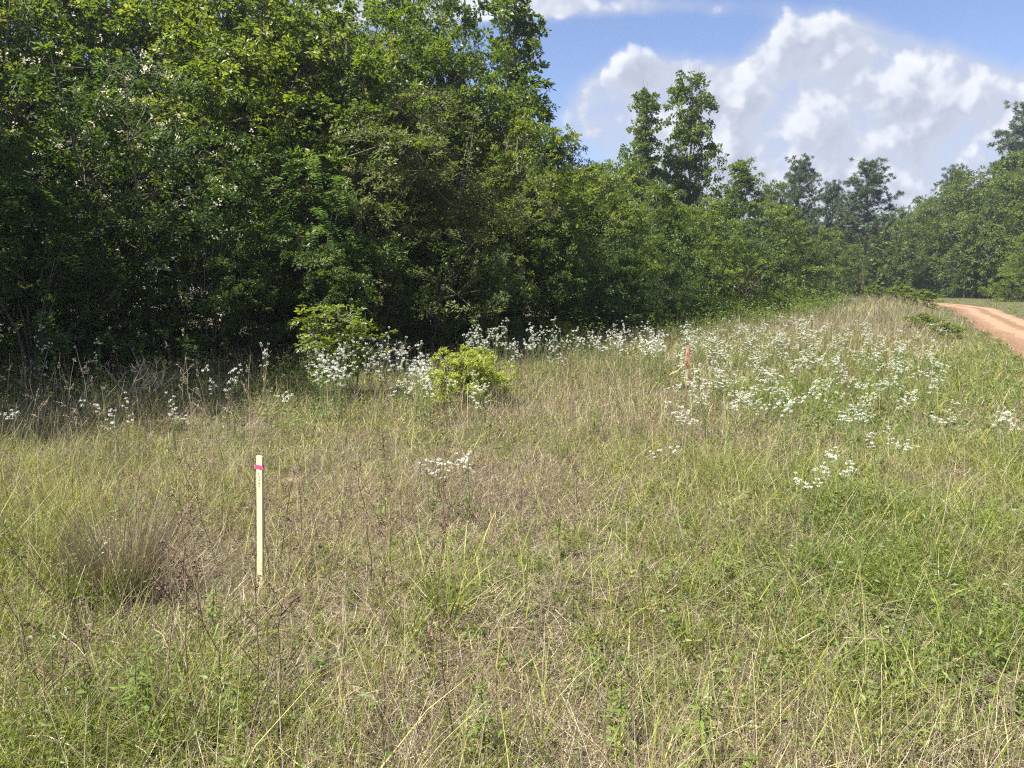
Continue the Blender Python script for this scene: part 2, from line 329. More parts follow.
def build_grass():
    rng = np.random.default_rng(11)
    # thatch: dead blades lying every way
    g = Geo()
    for (n, y0, y1, pw, ns, wk) in ((230000, 1.3, 7, 1.0, 2, 1.), (150000, 7, 30, 1.3, 1, 2.)):
        x, y = scatter(rng, n, y0, y1, pw); k = in_meadow(x, y) & (rng.random(n) < .25+.75*dryness(x, y)); x, y = x[k], y[k]; m = len(x)
        z = gz(x, y)+rng.random(m)**1.5*.075*tallness(x, y)
        h = .06+.18*rng.random(m)**1.6; w = (.0022+.0022*rng.random(m))*wk*np.maximum(1, y/6)**.6
        blades(g, rng, np.stack([x, y, z], 1), h, w, 1.05+.6*rng.random(m), rng.normal(0, .35, m), ns, np.clip(rng.normal(.36+.12*(N1.fbm(x*3, y*3)-.5), .24), 0, 1))
    tag(link('thatch', g.mesh('thatch', M['dgrass'])), 'tangled tan dead grass lying between the living blades', 'dead grass', kind='stuff')
    # living grass
    g = Geo()
    for (n, y0, y1, pw, ns, wk) in ((330000, 1.2, 7, .95, 3, 1.), (300000, 7, 24, 1.25, 2, 1.6), (170000, 24, 110, 1.45, 1, 2.4)):
        x, y = scatter(rng, n, y0, y1, pw); dr = dryness(x, y)
        clump = N3.fbm(x*5, y*5, 2)
        k = in_meadow(x, y, .6) & (rng.random(n) < (1.06-.78*dr)*np.clip(.15+2.9*(clump-.32), .08, 1)); x, y, dr = x[k], y[k], dr[k]; m = len(x)
        z = gz(x, y)-.01; tl = tallness(x, y)
        h = (.07+.24*rng.random(m)**1.7)*tl+.02; big = rng.random(m) < .035; h = np.where(big, h*1.9+.1, h)
        w = (.0024+.003*rng.random(m))*wk*np.maximum(1, y/6)**.55
        T = np.clip(rng.normal(.40+.34*dr+.3*(N2.fbm(x*1.3, y*1.3)-.5), .23), 0, 1)
        blades(g, rng, np.stack([x, y, z], 1), h, w, rng.random(m)*.5, .3+rng.random(m)*1.5, ns, T)
    # broad arching blades, singly and in loose bunches
    n = 10000; x, y = scatter(rng, n, 1.6, 16, 1.0); k = in_meadow(x, y) & (N2.fbm(x*1.7, y*1.7+9, 2)+rng.normal(0, .06, n) > .55); x, y = x[k], y[k]; m = len(x)
    blades(g, rng, np.stack([x, y, gz(x, y)-.01], 1), .18+.3*rng.random(m), .005+.005*rng.random(m), .1+rng.random(m)*.4, .3+rng.random(m)*1.7, 6, np.clip(rng.normal(.5, .2, m), 0, 1))
    tag(link('grass', g.mesh('grass', M['ggrass'])), 'living green and yellowing meadow grass of uneven height', 'grass', kind='stuff')
    # standing straw with small seed heads
    g = Geo()
    for (n, y0, y1, pw, ns, wk) in ((26000, 1.4, 8, 1.0, 3, 1.), (50000, 8, 26, 1.25, 2, 1.5), (60000, 26, 110, 1.45, 2, 2.6)):
        x, y = scatter(rng, n, y0, y1, pw); dr = dryness(x, y)
        k = in_meadow(x, y, .3) & (rng.random(n) < .22+.95*dr); x, y = x[k], y[k]; m = len(x)
        h = (.16+.38*rng.random(m)**1.3)*(.35+.65*tallness(x, y)); h = np.where(x > road_x(y)+1, h*.5, h)
        w = (.0016+.0013*rng.random(m))*wk*np.maximum(1, y/6)**.55
        T = np.clip(rng.normal(.45, .25, m)-.14*sstep(9, 16, y), 0, 1); ln = rng.random(m)*.45; bd = rng.normal(.25, .35, m)
        P = blades(g, rng, np.stack([x, y, gz(x, y)-.01], 1), h, w, ln, bd, ns, T, tip=.5)
        top = P[:, -1]; sel = rng.random(m) < .5
        for q in range(5 if y1 < 30 else 2):
            tt = top[sel]+rng.normal(0, 1, (sel.sum(), 3))*(.008+.004*q)*wk; tt[:, 2] -= q*.012*wk
            leaves(g, tt, .008*wk+.002, .0028*wk, rng.normal(0, 1, (len(tt), 3)), rng.normal(0, .6, (len(tt), 3))+[0, 0, .7], np.clip(T[sel]*.8, 0, 1), 0)
    # long brown stems, bent and tangled
    for (n, y0, y1, pw, wk) in ((9000, 1.6, 9, 1.0, 1.), (12000, 9, 26, 1.25, 1.6), (9000, 26, 90, 1.45, 2.8)):
        x, y = scatter(rng, n, y0, y1, pw); cl_ = N2.fbm(x*1.1+5, y*1.1, 3)
        k = in_meadow(x, y, -.2) & (x < road_x(y)-.8) & (rng.random(n) < np.clip((cl_-.38)*4, .03, 1)*(.35+.65*dryness(x, y))); x, y = x[k], y[k]; m = len(x)
        h = .28+.5*rng.random(m)**1.4; w = (.0018+.0014*rng.random(m))*wk*np.maximum(1, y/6)**.5
        blades(g, rng, np.stack([x, y, gz(x, y)-.01], 1), h*np.where(x/np.maximum(y, 1) > .25, .75, 1), w, np.abs(rng.normal(0, .3, m)), rng.normal(.2, .5, m), 4 if wk < 1.1 else 2, np.clip(rng.normal(.2, .16, m), 0, 1), tip=.4)
    tag(link('dry_grass', g.mesh('dry_grass', M['dgrass'])), 'standing straw coloured grass stems with thin seed heads', 'dry grass', kind='stuff')
    # small broad leaved weeds between the blades
    g = Geo()
    for (n, y0, y1, pw, wk) in ((9000, 1.4, 8, 1.0, 1.), (16000, 8, 40, 1.3, 1.7), (9000, 40, 110, 1.45, 3.)):
        x, y = scatter(rng, n, y0, y1, pw); dr = dryness(x, y)
        k = in_meadow(x, y, 1.) & (rng.random(n) < 1.05-.9*dr); x, y = x[k], y[k]; m = len(x); tl = tallness(x, y)
        hh = (.05+.2*rng.random(m)**1.5)*tl; tint = rng.normal(.5, .22, m)
        for q in range(9):
            a = rng.random(m)*6.28; f = (q+1)/9
            C = np.stack([x, y, gz(x, y)+hh*f], 1)+rng.normal(0, .012*wk, (m, 3)); d = np.stack([np.cos(a), np.sin(a), .25+0*a], 1)
            L = (.018+.03*rng.random(m))*wk; leaves(g, C, L, L*.42, rng.normal(0, .45, (m, 3))+[0, 0, 1], d, np.clip(tint+rng.normal(0, .1, m), 0, 1))
    tag(link('low_weeds', g.mesh('low_weeds', M['weed'])), 'small broad leaved green weeds scattered through the grass', 'ground cover', kind='stuff')
    # leaf litter and low tangle on the wood floor
    g = Geo(); n = 60000; y = 8+rng.random(n)**1.3*60; x = edge_x(y)+.8-rng.random(n)**1.5*12
    z = gz(x, y)+rng.random(n)*.05
    leaves(g, np.stack([x, y, z], 1), .07, .05, rng.normal(0, .3, (n, 3))+[0, 0, 1], rng.normal(0, 1, (n, 3)), rng.random(n)*.8)
    tag(link('leaf_litter', g.mesh('leaf_litter', M['litter'])), 'brown fallen leaves on the dark floor of the wood', 'leaf litter', kind='stuff')
build_grass()
def edge_weeds():
    rng = np.random.default_rng(19); g = Geo(); n = 5200; y = 6.5+rng.random(n)**1.9*60; e = edge_x(y); x = e-1.6+rng.random(n)*3.9*(1+y/60)
    k = N1.fbm(x*.8, y*.8, 3) > .40+.07*(x-e); x, y = x[k], y[k]; n = len(x); sc = np.maximum(1, y/16)
    z = rng.random(n)*(.3+.8*N2.v(x*1.3, y*1.3)*sstep(1.6, -.6, x-edge_x(y))); per = 18; idx = np.repeat(np.arange(n), per)
    P = np.stack([x, y, z], 1)[idx]+rng.normal(0, .13, (n*per, 3))*sc[idx][:, None]; P[:, 2] = np.maximum(P[:, 2], .03)+gz(P[:, 0], P[:, 1])
    L = .06*sc[idx]*rng.uniform(.6, 1.3, len(idx)); nr = np.repeat(rng.normal(0, .3, (n, 3))+[0, 0, 1.], per, 0)+rng.normal(0, .2, P.shape)
    leaves(g, P, L, L*.45, nr, rng.normal(0, 1, P.shape)+[0, 0, .2], np.clip(rng.normal(.45, .2, n)[idx]+rng.normal(0, .1, len(idx)), 0, 1))
    tag(link('edge_weeds', g.mesh('edge_weeds', M['oak'])), 'leafy green weeds and vines spilling from the wood into the grass', 'ground cover', kind='stuff')
edge_weeds()

# ------------------------------------------------------------------ tree builder
def crown_pts(rng, lobes, n, per, clump, inner=.13, shoots=.08, outward=.6):
    # every lobe carries flattened boughs over its surface; leaves sit on the boughs' upper sides
    sub = []
    for l in lobes:
        for q in range(9):
            d = unit((rng.normal(0, 1, 3)+[0, 0, .15])[None])[0]; c = np.array(l[:3])+d*np.array(l[3:6])*rng.uniform(.55, 1.02); f = rng.uniform(.26, .52)
            sub.append((c[0], c[1], max(c[2], .3*l[5]*.5), l[3]*f*rng.uniform(.9, 1.3), l[4]*f*rng.uniform(.9, 1.3), l[5]*f*.55))
    lobes = sub
    w = np.array([l[3]*l[4] for l in lobes]); w = w/w.sum(); nc = max(1, n//per)
    li = rng.choice(len(lobes), nc, p=w); L = np.array(lobes)[li]
    d = unit(rng.normal(0, 1, (nc, 3))+[0, 0, .75])
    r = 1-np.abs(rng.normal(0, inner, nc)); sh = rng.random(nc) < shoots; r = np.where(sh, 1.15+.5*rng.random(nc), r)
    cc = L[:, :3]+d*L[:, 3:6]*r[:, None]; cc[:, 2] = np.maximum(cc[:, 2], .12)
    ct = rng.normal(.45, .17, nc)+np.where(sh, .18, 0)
    idx = np.repeat(np.arange(nc), per); m = len(idx)
    cl = .72*clump*(.65+.7*rng.random(nc))[idx]*np.where(sh, .8, 1)[idx]
    # each clump is two or three leafy sprays: flat, drooping a little, leaves set along an axis
    ns = 3; sp = rng.integers(0, ns, m); ax = unit(d[:, None]*.9+rng.normal(0, .75, (nc, ns, 3))+[0, 0, -.05])
    nn = unit(d[:, None]*outward*.8+[0, 0, .75]+rng.normal(0, .28, (nc, ns, 3))); sd_ = unit(np.cross(nn, ax)); nn = np.cross(ax, sd_)
    A = ax[idx, sp]; S = sd_[idx, sp]; Nn = nn[idx, sp]*np.sign(nn[idx, sp][:, 2:3]+1e-6)
    u = rng.random(m); sgn = rng.choice([-1., 1.], m)
    off = sgn*rng.random(m)**.7*(1-.65*u)*.75
    P = cc[idx]+A*(cl*(1.9*u-.8))[:, None]+S*(cl*off)[:, None]+Nn*(rng.normal(0, .13, m)*cl)[:, None]; P[:, 2] -= cl*.45*u*u; P[:, 2] = np.maximum(P[:, 2], .04)
    nr = unit(Nn+rng.normal(0, .27, (m, 3)))
    ld = unit(A*.7+S*(sgn*.7)[:, None]+rng.normal(0, .25, (m, 3))+[0, 0, -.2])
    return cc, P, nr, ld, np.clip(ct[idx]+rng.normal(0, .13, m), 0, 1)
def make_lobes(rng, n, H, env, z0, size=(.32, .5), flat=.8):
    out = []
    for i in range(n):
        t = (i+rng.random())/n; z = z0+(H-z0)*t; Rr = env(t)
        a = i*2.4+rng.random()*1.2; rad = Rr*rng.uniform(.35, .78)
        s = Rr*rng.uniform(*size)+.12*H*.3
        z = min(z, H-s*flat)
        out.append((rad*math.cos(a), rad*math.sin(a), z, s*rng.uniform(.85, 1.2), s*rng.uniform(.85, 1.2), s*flat*rng.uniform(.8, 1.15)))
    return out
def wood(rng, H, lobes, cc, r0, lean=.03, multi=1, bare=0):
    g = Geo(); top = max(l[2] for l in lobes)
    for s in range(multi):
        a = rng.random()*6.28; ox = .0 if multi == 1 else .25*math.cos(a); oy = 0 if multi == 1 else .25*math.sin(a)
        ts = np.linspace(0, 1, 9); wob = np.cumsum(rng.normal(0, lean*H*.25, (9, 2)), 0)*ts[:, None]
        spread = .0 if multi == 1 else .18*H
        pts = np.stack([ox+wob[:, 0]+spread*math.cos(a)*ts, oy+wob[:, 1]+spread*math.sin(a)*ts, ts*top-.15*(ts == 0)], 1)
        polytube(g, pts, r0/multi**.5*(1-.86*ts)*(1+.35*(ts == 0)), 8, rng.random()*.5)
        for l in lobes[s::multi]:
            c = np.array(l[:3]); k = int(np.clip(np.searchsorted(pts[:, 2], c[2]*.72), 1, 8)); p0 = pts[k]
            mid = (p0+c)/2+[0, 0, -.06*np.linalg.norm(c-p0)]; rr = r0*.34*(1-.6*k/9)
            polytube(g, [p0, mid, c, c+(c-mid)*.6], [rr, rr*.75, rr*.45, rr*.15], 5)
            d = np.linalg.norm(cc-c, axis=1); near = np.argsort(d)[:max(6, len(cc)//len(lobes))]; near = rng.choice(near, min(10, len(near)), replace=False)
            tubes(g, np.repeat(c[None], len(near), 0), cc[near], rr*.3, .006, 4)
    return g
def build_tree(name, seed, H, env, z0, nl, leaf, n, mat, trunk_r, clump=.25, per=40, aspect=.55, size=(.32, .5), flat=.8, multi=1, blossoms=0, inner=.13, shoots=.08, bark='bark', kind='crown'):
    rng = np.random.default_rng(seed); root = empty(name)
    lobes = make_lobes(rng, nl, H, env, z0, size, flat)
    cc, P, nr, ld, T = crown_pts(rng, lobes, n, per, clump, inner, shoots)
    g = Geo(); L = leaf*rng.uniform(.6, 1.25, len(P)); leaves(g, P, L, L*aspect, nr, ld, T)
    wg = wood(rng, H, lobes, cc, trunk_r, multi=multi)
    part('trunk' if multi == 1 else 'stems', wg.mesh('trunk', M[bark], True), root)
    part('crown' if kind == 'crown' else 'foliage', g.mesh('crown', M[mat]), root)
    if blossoms:
        k = rng.choice(len(cc), blossoms, p=None); g = Geo()
        for q in range(8):
            Pb = cc[k]+unit(cc[k]-[0, 0, H*.45])*clump*1.0+rng.normal(0, .035, (len(k), 3))
            leaves(g, Pb, .045, .03, rng.normal(0, 1, (len(k), 3)), rng.normal(0, 1, (len(k), 3)), rng.random(len(k)))
        part('blossoms', g.mesh('blossoms', M['cream']), root)
    root['H'] = float(np.percentile(P[:, 2], 99.5)); return root

rnd = lambda p: (lambda t: p*math.sqrt(max(.04, 1-(2*t-1)**2*.9)))
full = lambda p: (lambda t: p*(1-.75*max(0, t-.45)**1.3/.55**1.3*1.0))
cone = lambda p: (lambda t: p*(1.05-t)**.75)
PROTO = {}
PROTO['oak1'] = build_tree('broadleaf_tree', 101, 9., full(3.0), .9, 22, .115, 42000, 'oak', .14, .27, per=36)
PROTO['oak2'] = build_tree('broadleaf_tree', 102, 9., rnd(3.1), 1.6, 20, .115, 38000, 'oak', .15, .28, per=36, shoots=.12)
PROTO['light1'] = build_tree('broadleaf_tree', 103, 8., full(2.7), .7, 20, .105, 40000, 'light', .12, .25, per=34, shoots=.14)
PROTO['light2'] = build_tree('broadleaf_tree', 104, 8., rnd(2.6), 1.2, 22, .105, 38000, 'light', .12, .26, per=34, shoots=.14)
PROTO['open1'] = build_tree('broadleaf_tree', 105, 10., rnd(2.3), 3.5, 16, .12, 14000, 'oak', .12, .26, per=30, inner=.3, shoots=.2, size=(.22, .36))
PROTO['open2'] = build_tree('broadleaf_tree', 112, 10., rnd(2.2), 3.0, 17, .12, 16000, 'light', .12, .25, per=30, inner=.3, shoots=.2, size=(.22, .36))
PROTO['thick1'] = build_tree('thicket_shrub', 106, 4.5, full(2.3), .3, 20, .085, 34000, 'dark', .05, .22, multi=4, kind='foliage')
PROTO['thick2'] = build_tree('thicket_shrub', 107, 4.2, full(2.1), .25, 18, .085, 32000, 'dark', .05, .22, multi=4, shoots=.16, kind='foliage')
PROTO['olive'] = build_tree('thicket_shrub', 108, 5., full(2.0), .6, 20, .055, 52000, 'olive', .05, .19, per=45, multi=4, shoots=.15, kind='foliage')
PROTO['vine'] = build_tree('vine_covered_shrub', 109, 5.6, full(2.3), .4, 24, .08, 40000, 'dark', .06, .22, multi=3, blossoms=420, shoots=.12, kind='foliage')
PROTO['gum1'] = build_tree('broadleaf_tree', 110, 13., cone(2.3), 2.2, 34, .19, 30000, 'oak', .16, .34, per=30, size=(.25, .42), shoots=.16)
PROTO['gum2'] = build_tree('broadleaf_tree', 111, 14., lambda t: 1.9*math.sqrt(max(.08, 1-abs(2*t-.9)**2.2*.85)), 2.6, 34, .19, 28000, 'oak', .16, .36, per=30, size=(.26, .4), shoots=.2)
PROTO['mid1'] = build_tree('broadleaf_tree', 113, 8., full(3.3), .5, 26, .15, 34000, 'light', .13, .34, per=30, shoots=.12)
PROTO['mid2'] = build_tree('broadleaf_tree', 114, 8., full(3.2), .4, 26, .15, 34000, 'oak', .13, .34, per=30, shoots=.12)
PROTO['far1'] = build_tree('broadleaf_tree', 115, 15., full(5.0), .9, 34, .30, 30000, 'far', .22, .6, per=24)
PROTO['far2'] = build_tree('broadleaf_tree', 116, 15., rnd(5.2), 1.5, 34, .30, 28000, 'far', .22, .6, per=24, shoots=.12)
PROTO['bush'] = build_tree('leafy_bush', 117, 1.6, full(1.0), .15, 12, .09, 5200, 'light', .02, .12, multi=4, per=25, shoots=.25, kind='foliage')
PROTO['lime'] = build_tree('lime_green_bush', 118, .62, lambda t: .52*math.sqrt(max(.1, 1-t*t*.8)), .06, 22, .024, 24000, 'lime', .014, .036, per=24, multi=4, aspect=.6, shoots=.05, kind='foliage')
PROTO['sapl'] = build_tree('leafy_sapling', 119, 1.5, rnd(.62), .35, 16, .06, 3200, 'light', .02, .1, multi=2, per=16, shoots=.35, kind='foliage')

def build_pine(seed, H, open_=True):
    rng = np.random.default_rng(seed); root = empty('pine_tree'); g = Geo(); nd_ = Geo()
    ts = np.linspace(0, 1, 12); wob = np.cumsum(rng.normal(0, .10, (12, 2)), 0)*ts[:, None]
    pts = np.stack([wob[:, 0], wob[:, 1], ts*H*.985], 1); polytube(g, pts, .19*(1-.85*ts), 8)
    tip = []
    z = H*.42
    while z < H*.98:
        f = (z/H-.42)/.56; Lb = (1-.82*f)*H*.2+.35
        for q in range(rng.integers(3, 5)):
            a = rng.random()*6.28; L = Lb*rng.uniform(.6, 1.15); p0 = np.array([np.interp(z, pts[:, 2], pts[:, 0]), np.interp(z, pts[:, 2], pts[:, 1]), z])
            d = np.array([math.cos(a), math.sin(a), rng.uniform(-.05, .35)+.6*f]); m1 = p0+d*L*.5; e = p0+d*L+[0, 0, .18*L]
            polytube(g, [p0, m1, e], [.05*(1-.6*f), .035*(1-.6*f), .015], 5)
            for k in range(5+int(L*3)):
                u = rng.uniform(.45, 1.05); b = p0+(e-p0)*u; c = b+rng.normal(0, 1, 3)*[.42, .42, .2]+[0, 0, .15]; tip.append(c)
                tubes(g, b, c, .012, .006, 4)
        z += H*.028*rng.uniform(.7, 1.3)
    tip = np.array(tip+[[pts[-1, 0], pts[-1, 1], H*.99]]*2); per = 46; C = np.repeat(tip, per, 0)
    d = unit(rng.normal(0, 1, C.shape)+[0, 0, .55]); C = C+rng.normal(0, .06, C.shape)
    leaves(nd_, C, .26, .045, rng.normal(0, 1, C.shape), d, np.clip(rng.normal(.5, .25, len(C)), 0, 1), .02)
    part('trunk', g.mesh('trunk', M['pinebark'], True), root); part('crown', nd_.mesh('crown', M['needle']), root)
    root['H'] = H; return root
PROTO['pine1'] = build_pine(201, 15.); PROTO['pine2'] = build_pine(202, 14.)

def build_frond_shrub(seed, H, nf):
    rng = np.random.default_rng(seed); root = empty('compound_leaf_shrub'); g = Geo(); w = Geo()
    for s in range(nf):
        a = rng.random()*6.28; v = unit(rng.normal(0, 1, 3)); b = np.array([v[0]*H*.28, v[1]*H*.28, H*.62+v[2]*H*.3])*1.0; b = b*[rng.random()**.3, rng.random()**.3, 1]
        if s % 6 == 0: polytube(w, [[0, 0, -.1], [b[0]*.4, b[1]*.4, b[2]*.6], b], [.025, .016, .006], 5)
        for f in range(2):
            a2 = math.atan2(b[1], b[0])+rng.normal(0, .8); L = rng.uniform(.42, .7); k = 12
            d = np.array([math.cos(a2), math.sin(a2), rng.uniform(-.1, .5)]); t = np.linspace(.1, 1, k)[:, None]
            C = b+d*L*t+np.array([0, 0, -1])*L*.55*t**2; side = unit(np.cross(d, [0, 0, 1.]))
            for sg in (-1, 1): leaves(g, C, .15*(1.15-.5*t[:, 0]), .042, np.array([0, 0, 1.])+rng.normal(0, .2, (k, 3)), np.repeat((side*sg+d*.35+[0, 0, -.25])[None], k, 0), np.clip(rng.normal(.5, .2)+rng.normal(0, .1, k), 0, 1), .05)
    part('stems', w.mesh('stems', M['bark'], True), root); part('foliage', g.mesh('foliage', M['frond']), root); root['H'] = H; return root
PROTO['frond'] = build_frond_shrub(301, 3.4, 70)

USED = set()
def place(kind, px, topy, Y, wid, label, group, rot=0, name=None, zoff=0., x=None, height=None):
    p = PROTO[kind]
    o = p if kind not in USED else copy_tree(p); USED.add(kind)
    X = X_at(px, Y) if x is None else x
    H = height if height is not None else Z_at(topy, Y)
    sz = H/p['H']; o.location = (X, Y, float(gz(X, Y))+zoff-.02); o.scale = (sz*wid, sz*wid, sz); o.rotation_euler = (0, 0, rot)
    tag(o, label, {'pine_tree': 'tree', 'broadleaf_tree': 'tree'}.get(o.name.split('.')[0], 'shrub'), group)
    return o
G_L = 'trees and shrubs of the wood on the left'
G_R = 'trees beyond the dirt road on the right'
T_ = [
 # kind px topy Y width label  (front shrubs of the left wood)
 ('thick1', -40, 120, 11.6, 1.0, 'dark leafy shrub cut by the left edge of the picture'),
 ('frond', 30, 165, 11.0, .75, 'bright shrub with feathery compound leaves at the far left in front of the dark thicket'),
 ('vine', 150, 62, 13.2, 1.0, 'tall dark shrub hung with a vine of cream blossoms, left part of the wood'),
 ('thick2', 92, 250, 11.6, 1.0, 'low dark shrub just left of and below the cream flowering vine'),
 ('thick1', 205, 220, 12.9, .9, 'dark shrub right below the cream flowering vine'),
 ('frond', 315, 140, 14.3, .65, 'shrub with hanging feathery compound leaves between the blossoming vine and the olive shrub'),
 ('thick2', 285, 225, 13.9, 1.1, 'deep green thicket shrub behind the leafy sapling at the meadow edge'),
 ('olive', 415, 95, 16.2, 1.15, 'large olive grey small leaved shrub in the middle of the left wood'),
 ('thick1', 372, 240, 15.2, .95, 'low dark shrub at the foot of the olive grey shrub, its left side'),
 ('thick2', 455, 235, 16.6, 1.0, 'low dark shrub at the foot of the olive grey shrub, behind the lime green bush'),
 ('light1', 520, 120, 20.5, .95, 'light green tree with drooping sprays right of the olive grey shrub'),
 ('thick1', 545, 215, 20.8, .95, 'dark rounded shrub behind the white flowers right of the lime green bush'),
 ('light2', 600, 165, 25.5, 1.0, 'bright green round tree below the two tall narrow trees, nearest to the meadow'),
 ('thick2', 608, 238, 24.0, 1.0, 'low dark shrub under the bright round tree at the meadow edge'),
 ('mid2', 655, 185, 31.5, .85, 'mid green tree in front of the taller of the two narrow trees'),
 ('thick1', 668, 255, 28.5, .9, 'low dark shrub at the meadow edge above the far stake'),
 ('mid1', 708, 200, 37, .9, 'yellowish green spreading tree right of the far stake'),
 ('mid2', 742, 222, 42, .75, 'low spreading tree near the narrow end of the meadow, right of the yellowish one'),
 ('mid1', 768, 205, 50, .9, 'bright leafy tree left of the distant pines'),
 ('mid2', 800, 222, 58, .8, 'rounded tree at the far end of the meadow, left of the tall pine'),
 ('mid1', 825, 232, 68, .8, 'small bright tree at the foot of the tall distant pine'),
 ('mid2', 848, 245, 80, .8, 'low dark tree at the foot of the tall distant pine, on its right'),
 # second row
 ('oak1', -70, -120, 17, 1.0, 'big dark tree behind the far left edge shrub, running out of the picture top'),
 ('light1', 25, -60, 16.5, .95, 'yellow green tree top above the feathery shrub at the upper left corner'),
 ('oak2', 120, -90, 19.5, .9, 'broad tree over the cream flowering vine with sky glinting through its crown'),
 ('open2', 232, -70, 18.5, 1.0, 'loose light green tree right of the small sky gap, cut by the picture top'),
 ('oak1', 300, -20, 20.5, .85, 'full green tree above the hanging compound leaves'),
 ('light1', 345, 22, 19, .9, 'yellowish green tree above the left side of the olive grey shrub'),
 ('oak2', 425, -35, 24, .72, 'tall slim tree with open branches against the sky, cut by the picture top'),
 ('oak1', 470, 62, 22.5, .85, 'green tree filling the space between the two tall slim trees'),
 ('light2', 395, 60, 21.5, .95, 'pale green tree just behind the top of the olive grey shrub'),
 ('gum1', 516, 3, 29, 1.1, 'tall dark pointed tree whose tip stands highest against the blue sky'),
 ('oak2', 552, 140, 30, .75, 'dark round crown stepping down right of the tall dark pointed tree'),
 ('mid2', 600, 166, 36, .9, 'dark tree with an arching twig just below the left end of the clouds'),
 ('gum1', 640, 93, 47, .95, 'tall narrow tree, the shorter and wider of the pair before the clouds'),
 ('gum2', 686, 78, 49, .85, 'tallest narrow tree before the clouds, with a lumpy column of a crown'),
 ('mid2', 625, 165, 42, 1.0, 'dark green crown at the foot of the pair of tall narrow trees'),
 ('gum2', 735, 162, 60, 1.2, 'slender pale tree right of the pair of tall narrow trees'),
 ('far1', 768, 185, 72, .8, 'rounded tree crown behind the meadow between the slender pale tree and the pines'),
 ('pine2', 792, 165, 92, .95, 'small dark pine left of the distant tall pine'),
 ('pine2', 828, 187, 96, .95, 'broad low pine touching the left side of the tall distant pine'),
 ('pine1', 861, 167, 92, 1.3, 'tall distant pine with a wide open crown alone against the cloud'),
 ('far1', 800, 215, 95, .8, 'distant tree crown under the small dark pine'),
 ('far2', 838, 228, 108, .9, 'distant tree crown directly under the tall pine'),
 ('far1', 872, 226, 112, .8, 'distant dark tree crown right of the trunk of the tall pine'),
]
RT = [
 ('far2', 900, 208, 118, .8, 'distant rounded tree where the sky dips lowest between the two woods'),
 ('far1', 918, 198, 104, .85, 'sloping tree crown right of the lowest dip of the sky'),
 ('far2', 880, 236, 132, .9, 'hazy tree closing the gap at the end of the dirt road'),
 ('pine2', 945, 172, 112, .8, 'dark pine tip showing over the right hand wood'),
 ('far1', 942, 186, 96, .9, 'full tree above the far end of the orange road'),
 ('far2', 975, 170, 90, .95, 'tall leafy tree midway along the right hand wood'),
 ('far1', 1005, 152, 84, .9, 'big leafy tree near the right edge, below the dark pine top'),
 ('pine1', 1018, 108, 100, 1.15, 'dark pine standing highest at the right edge of the picture'),
 ('far2', 1046, 150, 76, .95, 'broad tree cut by the right edge of the picture beyond the road'),
 ('far1', 1110, 140, 74, 1.0, None),
 ('mid1', 1024, 232, 70, 1.0, 'lower bright tree at the right edge, in front of the tall right hand trees'),
 ('mid2', 962, 238, 88, .9, 'small dark tree at the foot of the right hand wood beside the verge'),
 ('mid2', 925, 246, 96, .9, 'small dark tree behind the tip of the orange road'),
 ('mid1', 905, 252, 106, .9, 'small green tree left of the tip of the orange road'),
]
rr_ = np.random.default_rng(77)
for (k, px, ty, Y, w, lab) in T_: place(k, px, ty, Y, w, lab, G_L, rr_.random()*6.28)
for (k, px, ty, Y, w, lab) in RT:
    if lab: place(k, px, ty, Y, w, lab, G_R, rr_.random()*6.28)
for (x_, y_, h_, k_, lab) in ((-11.8, 5.2, 10., 'oak1', 'broad tree left of the viewer, outside the picture, nearest to the camera'), (-11.4, 8.2, 10.5, 'oak2', 'broad tree outside the left edge of the picture, beside the first shrub'), (-14, 11, 9.5, 'oak1', 'broad tree outside the left edge of the picture, behind the first shrub')):
    place(k_, 0, 0, y_, 1., lab, G_L, y_, x=x_, height=h_)
# further trees filling the depth of the two woods
for i in range(34):
    Y = 20+i*2.9+rr_.random()*3; X = edge_x(Y)-4.5-rr_.random()*5.5-Y*.05
    pxx = 512+X/Y*740
    if pxx < -160: X = Y*(-.75+.3*rr_.random())
    H = float(np.interp(pxx, [-100, 330, 500, 560, 600, 700, 800, 880], [8.6, 8.4, 8.2, 7.5, 7, 8.5, 11, 13]))*(.82+.15*rr_.random())
    H = min(H, Z_at(float(np.interp(pxx, [-100, 330, 400, 500, 530, 600, 640, 740, 800, 900], [-100, 10, 40, 90, 160, 185, 190, 200, 218, 234])), Y))
    place(['oak1', 'oak2', 'mid2', 'far1', 'gum1'][i % 3 if Y < 60 else 3], 0, 0, Y, 1.1, 'tree deep inside the left wood, seen only through gaps between nearer crowns', 'inner trees of the left wood', rr_.random()*6.28, x=X, height=H)
for i in range(12):
    Y = 17+i*.9; X = edge_x(Y)-3.5-i%4*3.2
    if 512+X/Y*740 > 440: X = -.2*Y-1
    place(['oak1', 'light2', 'oak2'][i % 3], 0, 0, Y, 1.15, 'leafy tree inside the near left wood, seen only through gaps between nearer crowns', 'inner trees of the near left wood', rr_.random()*6.28, x=X, height=min(8.2, Z_at(float(np.interp(512+X/Y*740, [-100, 330, 400, 500], [-60, 0, 50, 80])), Y)))
for i in range(14):
    Y = 84+i*4+rr_.random()*3; X = Y*.6+10-i*2.2+rr_.random()*8
    H = Z_at(float(np.interp(512+X/Y*740, [860, 900, 940, 1000, 1060], [236, 215, 195, 170, 150])), Y)*.96
    place(['far1', 'far2'][i % 2], 0, 0, Y, .9, 'tree in the back of the right hand wood behind the front crowns', 'inner trees of the right wood', rr_.random()*6.28, x=X, height=H)

